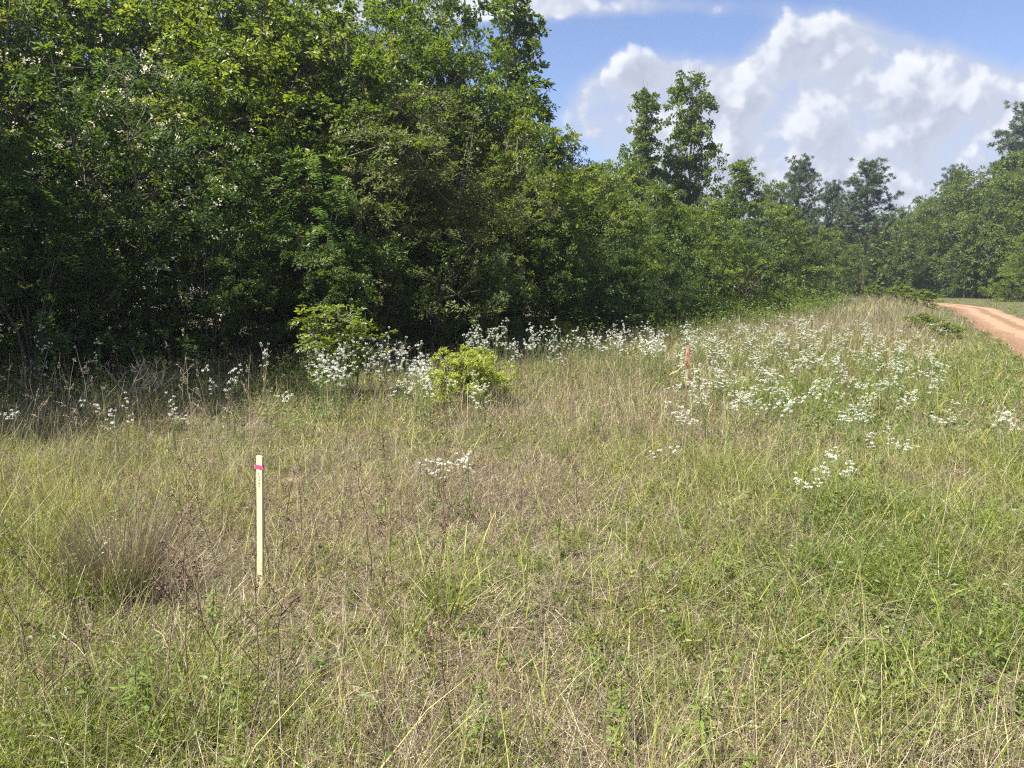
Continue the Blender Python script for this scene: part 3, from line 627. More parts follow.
# understorey: dark leafy mass inside the left wood (uncountable)
def undergrowth():
    rng = np.random.default_rng(41); g = Geo(); n = 3400; y = 9+rng.random(n)**1.25*75; x = edge_x(y)-1.2-rng.random(n)**1.2*7
    z = rng.random(n)**1.1*(3.0+.03*y); per = 34; C = np.stack([x, y, z], 1); idx = np.repeat(np.arange(n), per)
    sc = np.maximum(1, y/22)[idx]
    P = C[idx]+rng.normal(0, 1, (len(idx), 3))*.32*sc[:, None]*[1, 1, .7]; P[:, 2] = np.maximum(P[:, 2], .03)
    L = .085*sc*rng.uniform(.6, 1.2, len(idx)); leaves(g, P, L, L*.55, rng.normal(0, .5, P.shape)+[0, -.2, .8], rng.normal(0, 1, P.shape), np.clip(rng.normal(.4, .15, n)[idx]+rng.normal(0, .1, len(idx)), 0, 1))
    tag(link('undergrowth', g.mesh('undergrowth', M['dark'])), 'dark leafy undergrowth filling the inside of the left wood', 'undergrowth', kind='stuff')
    # far woodland behind everything
    g = Geo(); n = 2600; a = rng.random(n); y = 100+90*rng.random(n); x = -30+a*190; z = rng.random(n)*np.where(x < 75, 10.5, 13)
    keep = (x > road_x(np.minimum(y, 149))+5) | (y > 150) | (x < edge_x(np.minimum(y, 129))-3); x, y, z = x[keep], y[keep], z[keep]; n = len(x); per = 22
    idx = np.repeat(np.arange(n), per); P = np.stack([x, y, z], 1)[idx]+rng.normal(0, 1.5, (n*per, 3)); P[:, 2] = np.maximum(P[:, 2], .1)
    leaves(g, P, .8, .5, rng.normal(0, .5, P.shape)+[0, -.2, .8], rng.normal(0, 1, P.shape), np.clip(rng.normal(.4, .15, n)[idx], 0, 1))
    tag(link('woodland', g.mesh('woodland', M['far'])), 'far off woodland behind the last trees at the end of the road', 'woodland', kind='stuff')
undergrowth()

# bushes at the meadow's far rim and verge
BU = [
 (770, 46, 1.2, 1.1, 'bright leafy bush on the meadow rim below the distant pines, first from the left'),
 (800, 52, 1.15, 1.2, 'bright leafy bush on the meadow rim below the distant pines, second from the left'),
 (742, 40, 1.0, 1.1, 'bright leafy bush at the wood edge right of the yellowish spreading tree'),
 (872, 60, 1.25, 1.1, 'bright leafy bush poking above the meadow skyline, left of the pair near the road'),
 (921, 45, .95, 1.7, 'bright leafy bush at the tip of the orange road'),
 (900, 50, 1.15, 1.3, 'bright leafy bush in the middle of the meadow skyline bushes'),
 (922, 27, .55, 2.0, 'low spreading green bramble beside the orange road, nearest to the viewer'),
 (945, 22, .5, 1.9, 'low green bramble close beside the near stretch of the road'),
 (700, 33, 1.0, 1.2, 'leafy bush at the wood edge behind the far stake'),
 (648, 24, .9, 1.2, 'leafy bush at the wood edge left of the far stake'),
]
for (px, Y, h, w, lab) in BU: place('bush', px, 0, Y, w, lab, 'leafy bushes along the meadow rim', rr_.random()*6.28, height=h)
place('lime', 466, 0, 9.9, .88, 'low rounded lime green bush among the white flowers', None, .3, height=.78)
place('sapl', 340, 0, 10.5, 1.35, 'leafy yellow green sapling rising over the white flowers left of the lime green bush', None, 1., height=1.32)

# ------------------------------------------------------------------ white wildflowers
def build_flower(seed, H, nst):
    rng = np.random.default_rng(seed); root = empty('white_wildflower'); st = Geo(); lf = Geo(); heads = []; hid = []
    for s in range(nst):
        a = rng.random()*6.28; h = H*rng.uniform(.66, 1); r = rng.uniform(.02, .11); b = np.array([r*.3*math.cos(a), r*.3*math.sin(a), 0.]); e = np.array([r*1.3*math.cos(a), r*1.3*math.sin(a), h*.84])
        polytube(st, [b, b*.5+e*.5, e], [.0032, .0027, .002], 4, .5)
        nb = rng.integers(3, 6)
        for q in range(nb+1):
            a2 = rng.random()*6.28; rr = rng.uniform(.01, .085); t = np.array([e[0]+rr*math.cos(a2), e[1]+rr*math.sin(a2), h*rng.uniform(.8, 1.04)])
            hid.append(s)
            tubes(st, e-[0, 0, rng.uniform(0, .06)], t, .0016, .0012, 3); heads.append(t)
        n = 16; z = rng.random(n)**.8*h*.85; aa = rng.random(n)*6.28; f = z/(h*.84)
        C = b+(e-b)*f[:, None]; d = np.stack([np.cos(aa), np.sin(aa), .4+0*aa], 1); L = (.07*(1.15-f)+.015)
        leaves(lf, C, L, L*.26, np.array([0, 0, 1.])+rng.normal(0, .3, (n, 3)), d, np.clip(rng.normal(.45, .2, n), 0, 1))
    part('stems', st.mesh('stems', M['stem']), root); part('leaves', lf.mesh('leaves', M['weed']), root)
    heads = np.array(heads)
    for c in range(nst):
        g = Geo(); hs = heads[np.array(hid) == c]
        for t in hs:
            n = 34; aa = rng.random(n)*6.28; rr = rng.random(n)**.5*rng.uniform(.008, .021); C = t+np.stack([rr*np.cos(aa), rr*np.sin(aa), .014*(1-(rr/.021)**2)+rng.normal(0, .006, n)], 1)
            d = np.stack([np.cos(aa), np.sin(aa), .5+0*aa], 1)+rng.normal(0, .3, (n, 3)); leaves(g, C, .0085, .006, np.array([0, 0, 1.])+rng.normal(0, .4, (n, 3)), d, rng.random(n))
        part('flower_cluster', g.mesh('flower_cluster', M['petal']), root)
    root['H'] = H; return root
FL = [build_flower(400+i, 1., 2+i % 3) for i in range(6)]
fl_n = [0]
def flower(X, Y, H, lab, group, sc=1.):
    i = fl_n[0]; fl_n[0] += 1; p = FL[i % 6]; o = p if i < 6 else copy_tree(p)
    w = sc*max(1., Y/13)*.76
    o.location = (X, Y, float(gz(X, Y))); o.scale = (w, w, H); o.rotation_euler = (0, 0, rr_.random()*6.28); tag(o, lab, 'wildflower', group)
def drift(n, pxr, yr, hr, lab, group, sc=1., seed=0, thr=None):
    rng = np.random.default_rng(500+seed); k = 0
    while k < n:
        px = rng.uniform(*pxr); Y = rng.uniform(*yr); X = X_at(px, Y)
        if thr is not None and N3.fbm(X*.9+seed, Y*.5, 3)+rng.normal(0, .07) < thr: continue
        flower(X, Y, rng.uniform(*hr), lab, group, sc*rng.uniform(.8, 1.15)); k += 1
drift(38, (298, 425), (8.2, 11), (.72, 1.0), 'white wildflower in the dense drift between the leafy sapling and the lime green bush', 'white flowers left of the lime green bush', 1.15, 1)
drift(60, (470, 690), (11, 14), (.68, 1.06), 'white wildflower in the belt before the dark wood, right of the lime green bush', 'white flowers in the belt before the dark wood', 1.15, 2)
drift(10, (395, 480), (7.6, 9.2), (.5, .7), 'white wildflower standing just in front of the lime green bush', 'white flowers in front of the lime green bush', 1., 3)
drift(185, (680, 950), (6.8, 19), (.40, .70), 'white wildflower in the broad drift over the right half of the meadow', 'white flowers of the right hand drift', 1.1, 4, .45)
drift(22, (720, 870), (16, 26), (.5, .7), 'small white wildflower at the far back of the right hand drift', 'white flowers at the back of the drift', 1., 6)
for (px, py, H, lab) in [
 (97, 341, .95, 'single tall white wildflower against the dark wood at the far left'), (8, 395, .6, 'white wildflower at the left edge of the picture'),
 (118, 394, .62, 'white wildflower low before the wood, below the tall left one'), (94, 388, .62, 'white wildflower just left of the low one before the wood'),
 (262, 338, .95, 'tall white wildflower with domed heads left of the leafy sapling'), (232, 362, .8, 'white wildflower between the tall left one and the domed one, right of the pair'), (208, 365, .8, 'white wildflower between the tall left one and the domed one, left of the pair'),
 (285, 375, .7, 'white wildflower just left of the dense drift'), (172, 393, .6, 'faint white wildflower in the shade before the wood'),
 (452, 437, .55, 'white wildflower standing alone in the mid meadow below the lime green bush'), (470, 441, .52, 'white wildflower right beside the lone one below the lime green bush'), (430, 449, .5, 'small white wildflower left of the lone one below the lime green bush'),
 (824, 457, .5, 'white wildflower with the nearest and largest heads, right of centre'), (808, 468, .45, 'low white wildflower left of the nearest large one'), (842, 452, .48, 'white wildflower right behind the nearest large one'),
 (667, 438, .45, 'white wildflower alone between the mid meadow and the right hand drift'), (1015, 410, .5, 'white wildflower at the right edge of the picture'), (1003, 407, .5, 'white wildflower second from the right edge of the picture'),
 (950, 398, .5, 'white wildflower below the near stretch of the road'), (905, 432, .42, 'low white wildflower below and right of the drift'), (880, 425, .42, 'low white wildflower at the lower right end of the drift'), (672, 377, .5, 'white wildflower at the foot of the far stake')]:
    Y = (H-CAM_H)/ray(px, py)[1]; flower(X_at(px, Y, py), Y, H, lab, 'single white flowers of the meadow', 1.)

# ------------------------------------------------------------------ dead stalks
def build_stalk(seed, H, mat='stalk', br=7, name='dead_weed_stalk'):
    rng = np.random.default_rng(seed); g = Geo(); root = empty(name); ts = np.linspace(0, 1, 6); ln = rng.normal(0, .1, 2)
    wob = np.cumsum(rng.normal(0, .012, (6, 2)), 0); pts = np.stack([wob[:, 0]+ln[0]*ts*H, wob[:, 1]+ln[1]*ts*H, ts*H], 1)
    polytube(g, pts, .0030*(1-.6*ts), 5, rng.random()); sd = Geo()
    for i in range(br):
        t = rng.uniform(.45, 1); p = np.array([np.interp(t, ts, pts[:, j]) for j in range(3)]); a = rng.random()*6.28; L = rng.uniform(.05, .16)*(1.3-t)*1.6
        e = p+[L*math.cos(a)*.6, L*math.sin(a)*.6, L]; tubes(g, p, e, .0015, .0009, 4, rng.random())
        n = 12; tt = rng.uniform(.3, 1.05, n)[:, None]; C = p+(e-p)*tt+rng.normal(0, .006, (n, 3)); leaves(sd, C, .014, .007, rng.normal(0, 1, (n, 3)), rng.normal(0, 1, (n, 3)), rng.random(n))
    part('stem', g.mesh('stem', M[mat]), root); part('seed_heads', sd.mesh('seed_heads', M[mat]), root); root['H'] = H; return root
ST = [build_stalk(600+i, 1.) for i in range(5)]; SP = [build_stalk(620+i, 1., 'pale', 5) for i in range(3)]
cnt = {}
def inst(protos, key, X, Y, H, lab, cat, group, w=1., tilt=None, rz=None):
    i = cnt.get(key, 0); cnt[key] = i+1; p = protos[i % len(protos)]; o = p if i < len(protos) else copy_tree(p)
    o.location = (X, Y, float(gz(X, Y))-.01); o.scale = (w, w, H/p['H']); t = tilt if tilt is not None else (rr_.normal(0, .16), rr_.normal(0, .16))
    o.rotation_euler = (t[0], t[1], rr_.random()*6.28 if rz is None else rz); return tag(o, lab, cat, group)
def stalks(n, pxr, yr, hr, lab, group, seed, protos=ST, key='st', w=1.):
    rng = np.random.default_rng(seed)
    for i in range(n):
        Y = rng.uniform(*yr); inst(protos, key, X_at(rng.uniform(*pxr), Y), Y, rng.uniform(*hr), lab, 'weed stalk', group, w)
stalks(26, (150, 470), (2.1, 4.8), (.45, .9), 'thin brown dead weed stalk standing in the near grass below the near stake', 'dead stalks below the near stake', 701)
stalks(12, (-20, 170), (2.2, 5.5), (.4, .75), 'thin brown dead weed stalk in the tall grass at the lower left', 'dead stalks at the lower left', 702)
stalks(20, (430, 720), (3.4, 8.), (.35, .62), 'thin brown dead weed stalk in the middle of the meadow', 'dead stalks in mid meadow', 703)
stalks(18, (500, 680), (8.5, 11), (.5, .75), 'thin dead weed stalk between the white flower belt and mid meadow', 'dead stalks behind mid meadow', 704)
stalks(24, (740, 920), (8, 20), (.5, .75), 'thin brown dead weed stalk standing in the right hand flower drift', 'dead stalks in the flower drift', 705)
stalks(22, (0, 260), (6.5, 9.5), (.5, .95), 'pale bleached dead stalk arching before the dark wood at the left', 'pale stalks before the dark wood', 706, SP, 'sp', 1.3)
inst([build_stalk(630, 1., 'stalk', 16)], 'dk', *ground_pt(281, 560), .58, 'dark dead weed with ragged seed clusters just right of the near stake', 'weed stalk', None, tilt=(0.02, -.03))
inst([build_stalk(631, 1., 'pale', 3)], 'dp', *ground_pt(138, 630), .75, 'straight pale straw stalk rising in front of the brown grass clump', 'weed stalk', None, tilt=(0.0, .02))

# pale fallen canes lying over the grass at the lower left and in the middle
def cane(name, px0, py0, px1, py1, z0, z1, lab, r=.004):
    a = np.array([*ground_pt(px0, py0, z0), z0]); b = np.array([*ground_pt(px1, py1, z1), z1]); t = np.linspace(0, 1, 7)[:, None]; rng = np.random.default_rng(int(px0*7+py0))
    P = a+(b-a)*t+rng.normal(0, .006, (7, 3)); P[:, 2] += .05*np.sin(t[:, 0]*3.14); g = Geo(); polytube(g, P-a, np.linspace(r*.55, r*.25, 7), 5, .6)
    o = link(name, g.mesh(name, M['pale'])); o.location = a; tag(o, lab, 'dead stem')
cane('fallen_cane', 60, 632, 122, 712, .12, .04, 'pale bent dead stem lying across the grass at the lower left', .004)
cane('fallen_cane', 30, 738, 92, 766, .10, .06, 'thick pale straw lying at the bottom left corner', .006)
cane('fallen_cane', 700, 605, 792, 562, .10, .16, 'long thin straw leaning right of centre over the green grass', .003)
cane('fallen_cane', 150, 625, 190, 690, .14, .05, 'pale arching dead stem below the brown grass clump', .0035)
cane('fallen_cane', 470, 612, 505, 588, .12, .18, 'short pale straw beside the long bladed green clump', .003)

def build_dead(seed, H):
    rng = np.random.default_rng(seed); root = empty('bare_shrub'); g = Geo()
    def grow(p, d, L, r, lv):
        n = 4; pts = [p]
        for i in range(n): d = unit((d+rng.normal(0, .16, 3))[None])[0]; pts.append(pts[-1]+d*L/n)
        polytube(g, pts, np.linspace(r, r*.6, n+1), 5, rng.random())
        if lv < 4:
            for q in range(rng.integers(2, 4)): grow(pts[-1] if q else pts[3], unit((d+rng.normal(0, .45, 3)+[0, 0, .1])[None])[0], L*rng.uniform(.55, .8), r*.55, lv+1)
    for q in range(4): grow(np.array([rng.normal(0, .08), rng.normal(0, .08), -.05]), unit(np.array([[rng.normal(0, .4), rng.normal(0, .4), 1.]]))[0], H*.36, .022, 0)
    part('branches', g.mesh('branches', M['pale']), root); root['H'] = H; return root
for i, (px, Y, H, lab) in enumerate([(747, 36, 3.0, 'bare pale twiggy shrub before the spreading trees near the narrow end of the meadow'), (128, 9.2, 1.0, 'bare arching twigs standing in the shade at the foot of the left wood'), (398, 13.9, .95, 'bare twigs against the dark wood behind the lime green bush')]):
    inst([build_dead(640+i, H)], 'bare%d' % i, X_at(px, Y), Y, H, lab, 'dead shrub', None)
# ------------------------------------------------------------------ grass clumps and single plants
def build_clump(name, seed, n, hr, w, rad, mat, tr, lean=.25, bend=(.2, 1.2), ns=5):
    rng = np.random.default_rng(seed); g = Geo(); a = rng.random(n)*6.28; r = rad*rng.random(n)**.6
    base = np.stack([r*np.cos(a), r*np.sin(a), 0*a-.01], 1); az = a+rng.normal(0, .6, n)
    blades(g, rng, base, rng.uniform(*hr, n), w*rng.uniform(.6, 1.2, n), np.abs(rng.normal(0, lean, n))+r/rad*.15, rng.uniform(*bend, n), ns, np.clip(rng.normal(tr, .18, n), 0, 1), az=az)
    o = link(name, g.mesh(name, M[mat])); o['H'] = 1.; return o
def put(o, px, py, lab, cat, group=None, s=1., rz=0.):
    X, Y = ground_pt(px, py); o.location = (X, Y, float(gz(X, Y))); o.scale = (s, s, s); o.rotation_euler = (0, 0, rz); tag(o, lab, cat, group); return o
put(build_clump('bunch_grass', 801, 900, (.32, .7), .0040, .16, 'dgrass', .3, .15, (.1, .7)), 122, 592, 'large brown bunch of dead grass at the left with a dark hollow on its right', 'grass clump')
put(build_clump('bunch_grass', 802, 420, (.25, .5), .005, .12, 'ggrass', .3, .2, (.2, .9)), 95, 606, 'green bunch of grass at the foot of the large brown bunch', 'grass clump')
lg = put(build_clump('long_bladed_grass', 803, 60, (.2, .48), .0085, .07, 'ggrass', .45, .2, (.3, 1.8)), 447, 622, 'clump of long arching bright green blades in the lower middle', 'grass clump', 'clumps of long bladed grass')
for (px, py, s, rz, lab) in [(405, 640, .8, 1., 'clump of long green blades left of the big bright clump'), (690, 650, .75, 2., 'clump of long arching blades right of the lower middle'), (486, 765, .7, 3., 'small clump of long blades at the bottom centre'),
                             (915, 470, .8, 4., 'clump of long blades in the green right hand grass'), (560, 460, .8, 5., 'clump of long blades in mid meadow'), (640, 690, .6, .5, 'clump of green blades low in the picture right of centre')]:
    put(lg.copy(), px, py, lab, 'grass clump', 'clumps of long bladed grass', s, rz); 
for o in list(bpy.data.objects):
    if o.name.startswith('long_bladed_grass') and o.name not in COL.objects: COL.objects.link(o)
tg = put(build_clump('tall_grass_tuft', 804, 150, (.25, .6), .004, .13, 'ggrass', .55, .22, (.2, 1.4)), 40, 560, 'tall yellow green tuft at the left edge of the picture', 'grass clump', 'tall tufts on the left')
for i, (px, py, s, lab) in enumerate([(15, 640, .9, 'tall yellow green tuft at the left edge, below the first'), (70, 520, .9, 'tall yellow green tuft left of the brown bunch'), (165, 500, .7, 'yellow green tuft up right of the brown bunch'), (20, 480, .8, 'tall tuft near the left edge before the shaded strip'), (5, 720, .7, 'yellow green tuft in the bottom left corner')]):
    o = tg.copy(); COL.objects.link(o); put(o, px, py, lab, 'grass clump', 'tall tufts on the left', s, i*1.3)
def build_herb(name, seed, H, n, L, mat, asp=.35):
    rng = np.random.default_rng(seed); root = empty(name); g = Geo(); s = Geo(); polytube(s, [[0, 0, -.02], [.01, 0, H*.5], [.0, .01, H]], [.004, .003, .0015], 5); z = rng.random(n)*H; a = np.arange(n)*2.4+rng.normal(0, .3, n)
    C = np.stack([0*z, 0*z, z], 1); d = np.stack([np.cos(a), np.sin(a), .35+0*a], 1); LL = L*(1.2-.7*z/H)*rng.uniform(.7, 1.1, n)
    leaves(g, C, LL, LL*asp, np.array([0, 0, 1.])+rng.normal(0, .2, (n, 3)), d, np.clip(rng.normal(.6, .15, n), 0, 1))
    part('stem', s.mesh('stem', M['stem']), root); part('leaves', g.mesh('leaves', M[mat]), root); root['H'] = H; return root
H1 = build_herb('leafy_weed', 901, .5, 46, .085, 'weed', .22)
SPOT = [(385, 520, .55, 'yellowish leafy weed standing taller than the grass left of centre'), (870, 520, .45, 'slim dark leafy weed upright in the right hand grass'), (806, 450, .5, 'slim leafy weed under the drift, left of the nearest large white flower'), (595, 440, .4, 'leafy weed in mid meadow, right of centre'),
        (140, 740, .3, 'bright leafy weed near the bottom left corner'), (618, 745, .28, 'bright leafy weed at the bottom, right of centre'), (482, 760, .3, 'bright leafy weed at the bottom centre'), (700, 770, .3, 'bushy green weed at the bottom, right of the other bright weeds'), (850, 480, .4, 'second slim leafy weed in the right hand grass'), (560, 560, .3, 'low leafy weed in the centre of the picture'), (215, 640, .3, 'low leafy weed below the near stake on the left')]
for i, (px, py, h, lab) in enumerate(SPOT):
    o = H1 if i == 0 else copy_tree(H1); put(o, px, py, lab, 'weed', 'leafy weeds in the meadow', 1, i*1.1); o.scale = (1, 1, h/.5)

# ------------------------------------------------------------------ stakes
def boxmesh(name, sx, sy, z0, z1, mat, bev=.0012, point=0):
    import bmesh
    bm = bmesh.new(); bmesh.ops.create_cube(bm, size=1)
    for v in bm.verts: v.co = Vector((v.co.x*sx, v.co.y*sy, z0 if v.co.z < 0 else z1))
    if point:
        for v in bm.verts:
            if v.co.z == z0: v.co.x *= .2
    bmesh.ops.subdivide_edges(bm, edges=[e for e in bm.edges if abs(e.verts[0].co.z-e.verts[1].co.z) > .1], cuts=6)
    for v in bm.verts:
        if z0 < v.co.z < z1-.001: v.co.x += math.sin(v.co.z*9)*.0009; v.co.y += math.sin(v.co.z*5)*.0012
    bmesh.ops.bevel(bm, geom=bm.edges[:], offset=bev, segments=2, affect='EDGES', clamp_overlap=True)
    me = bpy.data.meshes.new(name); bm.to_mesh(me); bm.free(); me.materials.append(mat); return me
M['lath'] = plainmat('new_pine_lath', (.42, .35, .19), (.64, .55, .35), 60, .7, (1, 1, .08), .3)
M['lath2'] = plainmat('weathered_lath', (.45, .38, .22), (.62, .54, .34), 30, .7, (1, 1, .06), .15)
M['pink'] = leafmat('pink_ribbon', [(0, (.50, .04, .15)), (1, (.66, .08, .24))], .25, .35, .5)
M['orange'] = leafmat('faded_orange_ribbon', [(0, (.50, .24, .16)), (1, (.64, .36, .26))], .3, .4, .4)
M['ink'] = plainmat('marker_ink', (.02, .02, .03), (.05, .04, .05), 50, .6)
def ribbon(g, pts, width_dir, w, T=.5):
    P = np.asarray(pts, float); s = unit(np.asarray(width_dir, float)[None])*w*.5; V = np.stack([P-s, P+s], 1).reshape(-1, 3); n = len(P); i = np.arange(n-1)*2
    g.add(V, np.stack([i, i+1, i+3, i+2], 1), T)
def near_stake():
    root = empty('survey_stake'); X, Y = ground_pt(260, 580); root.location = (X, Y, float(gz(X, Y))); root.rotation_euler = (R(-2.5), R(.5), R(-34))
    tag(root, 'pale new wooden survey stake with a bright pink ribbon near its top', 'survey stake')
    w, t, h = .047, .012, .735
    part('lath', boxmesh('lath', w, t, -.15, h, M['lath']), root)
    g = Geo(); k = 24; a = np.linspace(0, 2*np.pi, k+1); ex, ey = w/2+.002, t/2+.002
    def sq(a, e): return np.sign(a)*np.abs(a)**e
    for lay, zc, ww in ((0, h-.060, .018), (1, h-.064, .011)):
        pts = np.stack([(ex+lay*.0015)*sq(np.cos(a), .35), (ey+lay*.0015)*sq(np.sin(a), .35), zc+.0015*np.sin(a*3+lay)], 1)
        ribbon(g, pts, (0, 0, 1), ww, .3+.4*lay)
    part('ribbon', g.mesh('ribbon', M['pink']), root)
    g = Geo(); s = np.linspace(0, 1, 5)
    for sx, L in ((-1, .012), (1, .014)): ribbon(g, np.stack([sx*(ex+L*s), -ey-.003*s, h-.060-.006*s*s], 1), (0, .2, 1), .012, .8)
    kn = part('ribbon_knot', g.mesh('ribbon_knot', M['pink']), root)
    g = Geo(); rng = np.random.default_rng(3); z = h-.092; y = -t/2-.0008
    for q in range(5):                                  # handwritten marks running down the lath, not readable in the photograph
        for s in range(3):
            x0 = rng.uniform(-.009, .009); z0 = z-rng.uniform(0, .012); ang = rng.choice([0, 1.57, .8, -.7]); L = rng.uniform(.006, .012); dx, dz = math.cos(ang)*L/2, math.sin(ang)*L/2
            nx, nz = -dz/L*2*.0011, dx/L*2*.0011
            g.add([(x0-dx-nx, y, z0-dz-nz), (x0+dx-nx, y, z0+dz-nz), (x0+dx+nx, y, z0+dz+nz), (x0-dx+nx, y, z0-dz+nz)], [[0, 1, 2, 3]])
            y -= .00005
        z -= .0165
    part('handwritten_marks', g.mesh('marks', M['ink']), root)
near_stake()
def far_stake():
    root = empty('survey_stake'); X, Y = ground_pt(685, 389); root.location = (X, Y, float(gz(X, Y))); root.rotation_euler = (0, R(3), R(-4))
    tag(root, 'distant weathered stake draped with faded orange flagging tape', 'survey stake')
    h = .62; part('lath', boxmesh('lath', .042, .015, -.1, h, M['lath2']), root); g = Geo(); k = 24; a = np.linspace(0, 2*np.pi, k+1)
    for q in range(6):
        zc = h-.012-.036*q; e = .0265+.004*(q % 3)+.001*q
        ribbon(g, np.stack([e*np.cos(a), .5*e*np.sin(a), zc+.006*np.sin(a+q)], 1), (0, .12, 1), .038, .3+.1*(q % 4))
    s = np.linspace(0, 1, 12)
    for sx, L, dz, y0 in ((-.6, .02, .24, -.02), (1, .012, .30, -.022)):
        ribbon(g, np.stack([sx*.014+sx*L*s, y0-.012*s+.004*np.sin(s*9), h-.08-dz*s], 1), (1, .25, .05), .026, .6)
    part('flagging_tape', g.mesh('flagging_tape', M['orange']), root)
    g = Geo(); ribbon(g, np.stack([-.02-.24*s, -.03+.012*np.sin(s*8), h-.22-.22*s**.8+.012*np.sin(s*9)], 1), (.1, .8, .6), .02, .7); part('loose_tape_end', g.mesh('loose_tape_end', M['orange']), root)
far_stake()

for k_, p_ in PROTO.items():
    if k_ not in USED:
        for c_ in list(p_.children): bpy.data.objects.remove(c_)
        bpy.data.objects.remove(p_)
# ------------------------------------------------------------------ haze
def haze():
    import bmesh
    bm = bmesh.new(); bmesh.ops.create_cube(bm, size=1)
    for v in bm.verts: v.co = Vector((v.co.x*620, v.co.y*620, -1.3 if v.co.z < 0 else 24))
    me = bpy.data.meshes.new('haze'); bm.to_mesh(me); bm.free()
    m, nt = newmat('haze'); p = nd(nt, 'ShaderNodeVolumePrincipled'); p.inputs['Color'].default_value = (.86, .92, 1, 1); p.inputs['Density'].default_value = .0007; p.inputs['Anisotropy'].default_value = .5
    out = nd(nt, 'ShaderNodeOutputMaterial'); nt.links.new(p.outputs[0], out.inputs['Volume']); me.materials.append(m)
    tag(link('haze', me), 'thin pale summer haze over the meadow and the woods', 'haze', kind='stuff')
haze()

# ------------------------------------------------------------------ light and sky
SUN_EL, SUN_AZ = R(57), R(-113)              # azimuth from +Y towards +X
sd = Vector((math.sin(SUN_AZ)*math.cos(SUN_EL), math.cos(SUN_AZ)*math.cos(SUN_EL), math.sin(SUN_EL)))
sl = bpy.data.lights.new('sun', 'SUN'); sl.energy = 5.0; sl.angle = R(.53); sl.color = (1, .96, .88)
so = bpy.data.objects.new('sun', sl); COL.objects.link(so); so.rotation_euler = sd.to_track_quat('Z', 'Y').to_euler()
W = bpy.data.worlds.new('World'); SC.world = W; W.use_nodes = True; nt = W.node_tree
for n in list(nt.nodes): nt.nodes.remove(n)
L_ = nt.links.new
sky = nd(nt, 'ShaderNodeTexSky', sky_type='NISHITA'); sky.sun_disc = False; sky.sun_elevation = SUN_EL; sky.sun_rotation = SUN_AZ; sky.air_density = 1.0; sky.dust_density = .6; sky.ozone_density = 1.6
tc = nd(nt, 'ShaderNodeTexCoord'); sep = nd(nt, 'ShaderNodeSeparateXYZ'); L_(tc.outputs['Generated'], sep.inputs[0])
def math_(op, a, b=None, c=None):
    n = nd(nt, 'ShaderNodeMath', operation=op)
    for i, v in enumerate((a, b, c)):
        if v is None: continue
        if isinstance(v, (int, float)): n.inputs[i].default_value = v
        else: L_(v, n.inputs[i])
    return n.outputs[0]
ay = math_('MAXIMUM', math_('ABSOLUTE', sep.outputs[1]), .05)
U = math_('DIVIDE', sep.outputs[0], ay); Vv = math_('DIVIDE', sep.outputs[2], ay)
# cumulus banks given as directions: (u, v, half width, half height, weight)
CL = []
def cl(px, py, wx, wy, wt):
    u, v = ray(px, py); CL.append((u, v, wx/FPX, wy/FPX, wt))
cl(650, 88, 52, 32, .8); cl(615, 105, 45, 30, .6); cl(735, 105, 50, 30, .55); cl(760, 125, 90, 40, .8); cl(822, 50, 52, 28, .85); cl(880, 72, 80, 36, .8); cl(850, 110, 120, 60, .9)
cl(955, 116, 75, 36, .85); cl(1012, 122, 60, 34, .8); cl(960, 160, 130, 40, .8); cl(800, 180, 120, 28, .6); cl(1120, 150, 110, 55, .9); cl(620, 6, 170, 13, .6); cl(440, -10, 130, 30, .6); cl(300, 0, 150, 60, .5); cl(170, 60, 60, 40, .5)
cl(690, 165, 90, 35, .6); cl(800, 215, 200, 26, .5); cl(930, 205, 100, 26, .45); cl(600, 120, 45, 35, .4)
cl(100, -300, 300, 120, .6); cl(-400, 50, 300, 120, .7); cl(1500, 60, 250, 120, .8); cl(800, -420, 200, 100, .5)
CAP = .95
def vecm(op, a, b, c=None):
    n = nd(nt, 'ShaderNodeVectorMath', operation=op)
    for q, v in enumerate((a, b, c)):
        if v is None: continue
        if isinstance(v, tuple): n.inputs[q].default_value = v
        else: L_(v, n.inputs[q])
    return n
def uv(u, v):
    cv = nd(nt, 'ShaderNodeCombineXYZ'); L_(u, cv.inputs[0]); L_(v, cv.inputs[1]); return cv.outputs[0]
def bank(p):
    tot = None
    for (cu, cvv, wu, wv, wt) in CL:
        q = vecm('MULTIPLY_ADD', p, (1/wu, 1/wv, 0), (-cu/wu, -cvv/wv, 0)).outputs[0]
        e = math_('POWER', math.exp(-.8), vecm('DOT_PRODUCT', q, q).outputs['Value'])
        tot = math_('MULTIPLY', e, wt) if tot is None else math_('MULTIPLY_ADD', e, wt, tot)
    return math_('MINIMUM', tot, CAP)
def puffs(p, detail):
    no = nd(nt, 'ShaderNodeTexNoise'); no.inputs['Scale'].default_value = 8; no.inputs['Detail'].default_value = detail; no.inputs['Roughness'].default_value = .58
    L_(p, no.inputs['Vector'])
    vo = nd(nt, 'ShaderNodeTexVoronoi', feature='SMOOTH_F1'); vo.inputs['Scale'].default_value = 15; vo.inputs['Detail'].default_value = 2; vo.inputs['Roughness'].default_value = .6; vo.inputs['Smoothness'].default_value = .35
    w_ = vecm('MULTIPLY_ADD', no.outputs['Color'], (.05, .05, .05), p).outputs[0]; L_(w_, vo.inputs['Vector'])
    return math_('ADD', math_('MULTIPLY', math_('SUBTRACT', no.outputs['Fac'], .5), 1.5), math_('MULTIPLY', math_('SUBTRACT', .68, vo.outputs['Distance']), .6))
P0 = uv(U, Vv); P1 = vecm('ADD', P0, (-.014, .022, 0)).outputs[0]
S0 = puffs(P0, 7); S1 = puffs(P1, 4); B0 = bank(P0)
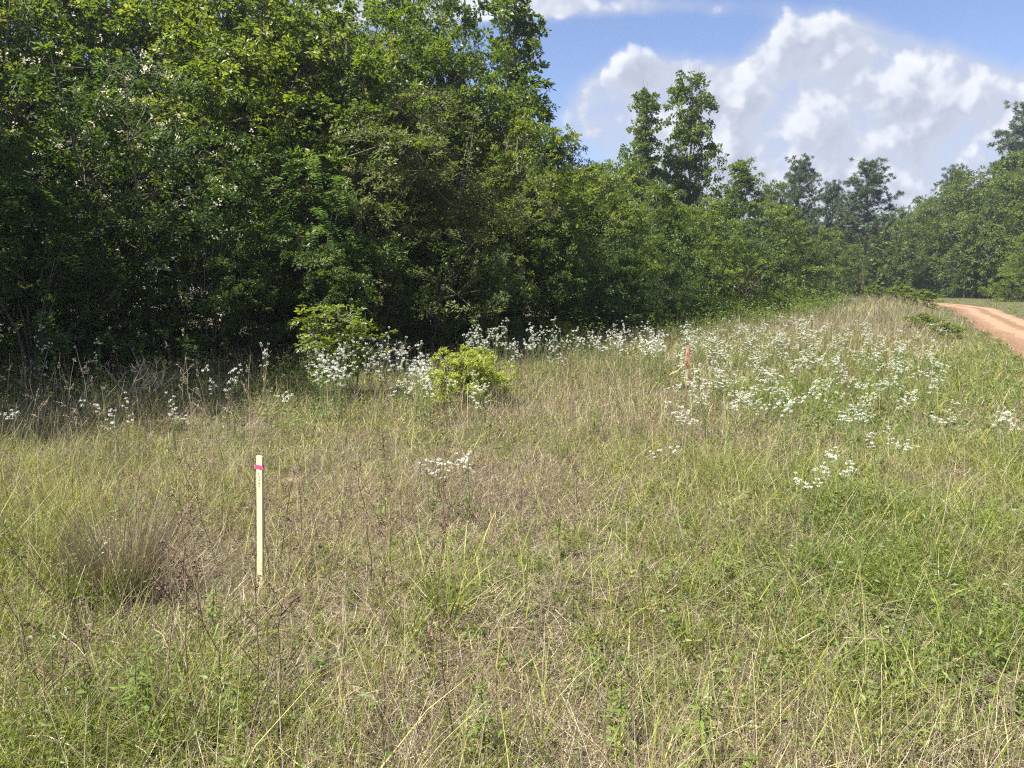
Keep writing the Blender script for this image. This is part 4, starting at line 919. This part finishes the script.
D0 = math_('ADD', math_('SUBTRACT', B0, .50), S0); D1 = math_('ADD', math_('SUBTRACT', B0, .50), S1)
def mrange(x, a, b, c=0, d=1, smooth=True):
    n = nd(nt, 'ShaderNodeMapRange'); n.interpolation_type = 'SMOOTHSTEP' if smooth else 'LINEAR'
    for i, v in enumerate((a, b, c, d)): n.inputs[i+1].default_value = v
    L_(x, n.inputs[0]); return n.outputs[0]
alpha = mrange(D0, -.04, .24)
lit = mrange(math_('SUBTRACT', D0, D1), -.15, .38); thick = mrange(D0, .0, .55, 1, .0)
br = math_('MULTIPLY', math_('ADD', math_('MULTIPLY', lit, .74), math_('MULTIPLY', thick, .30)), 1)
cr = ramp(nt, br, [(0, (2.9, 3.15, 3.9)), (.35, (3.7, 3.95, 4.6)), (.65, (4.7, 4.9, 5.4)), (1, (5.7, 5.8, 6.05))])
mx = nd(nt, 'ShaderNodeMix', data_type='RGBA'); L_(math_('MULTIPLY', alpha, .94), mx.inputs[0]); base = nd(nt, 'ShaderNodeMix', data_type='RGBA'); L_(math_('MULTIPLY', mrange(math_('MULTIPLY_ADD', S0, .45, B0), .30, .85), .86), base.inputs[0])
L_(vecm('MULTIPLY', sky.outputs[0], (.96, .92, 1.04)).outputs[0], base.inputs[6]); base.inputs[7].default_value = (3.4, 3.7, 4.5, 1); L_(base.outputs[2], mx.inputs[6]); L_(cr, mx.inputs[7])
bg = nd(nt, 'ShaderNodeBackground'); bg.inputs[1].default_value = .06; L_(mx.outputs[2], bg.inputs[0])
wo = nd(nt, 'ShaderNodeOutputWorld'); L_(bg.outputs[0], wo.inputs[0])
W.cycles.sampling_method = 'MANUAL'; W.cycles.sample_map_resolution = 512

cam = bpy.data.cameras.new('camera'); co = bpy.data.objects.new('camera', cam); COL.objects.link(co)
cam.sensor_width = 36; cam.lens = 36*FPX/1024; cam.clip_end = 2000; cam.clip_start = .05
co.location = (0, 0, CAM_H); co.rotation_euler = (math.pi/2-PITCH, 0, 0); SC.camera = co
vs = SC.view_settings; vs.view_transform = 'Standard'; vs.look = 'None'; vs.exposure = 1.6; vs.gamma = 1; vs.use_curve_mapping = False
cy = SC.cycles; cy.use_denoising = False; cy.max_bounces = 6; cy.diffuse_bounces = 3; cy.transmission_bounces = 3; cy.transparent_max_bounces = 4; cy.volume_bounces = 0; cy.glossy_bounces = 2
cy.use_adaptive_sampling = True; cy.adaptive_threshold = .012; cy.pixel_filter_type = 'BLACKMAN_HARRIS'; cy.filter_width = 1.2; cy.sample_clamp_indirect = 6; cy.caustics_reflective = False; cy.caustics_refractive = False
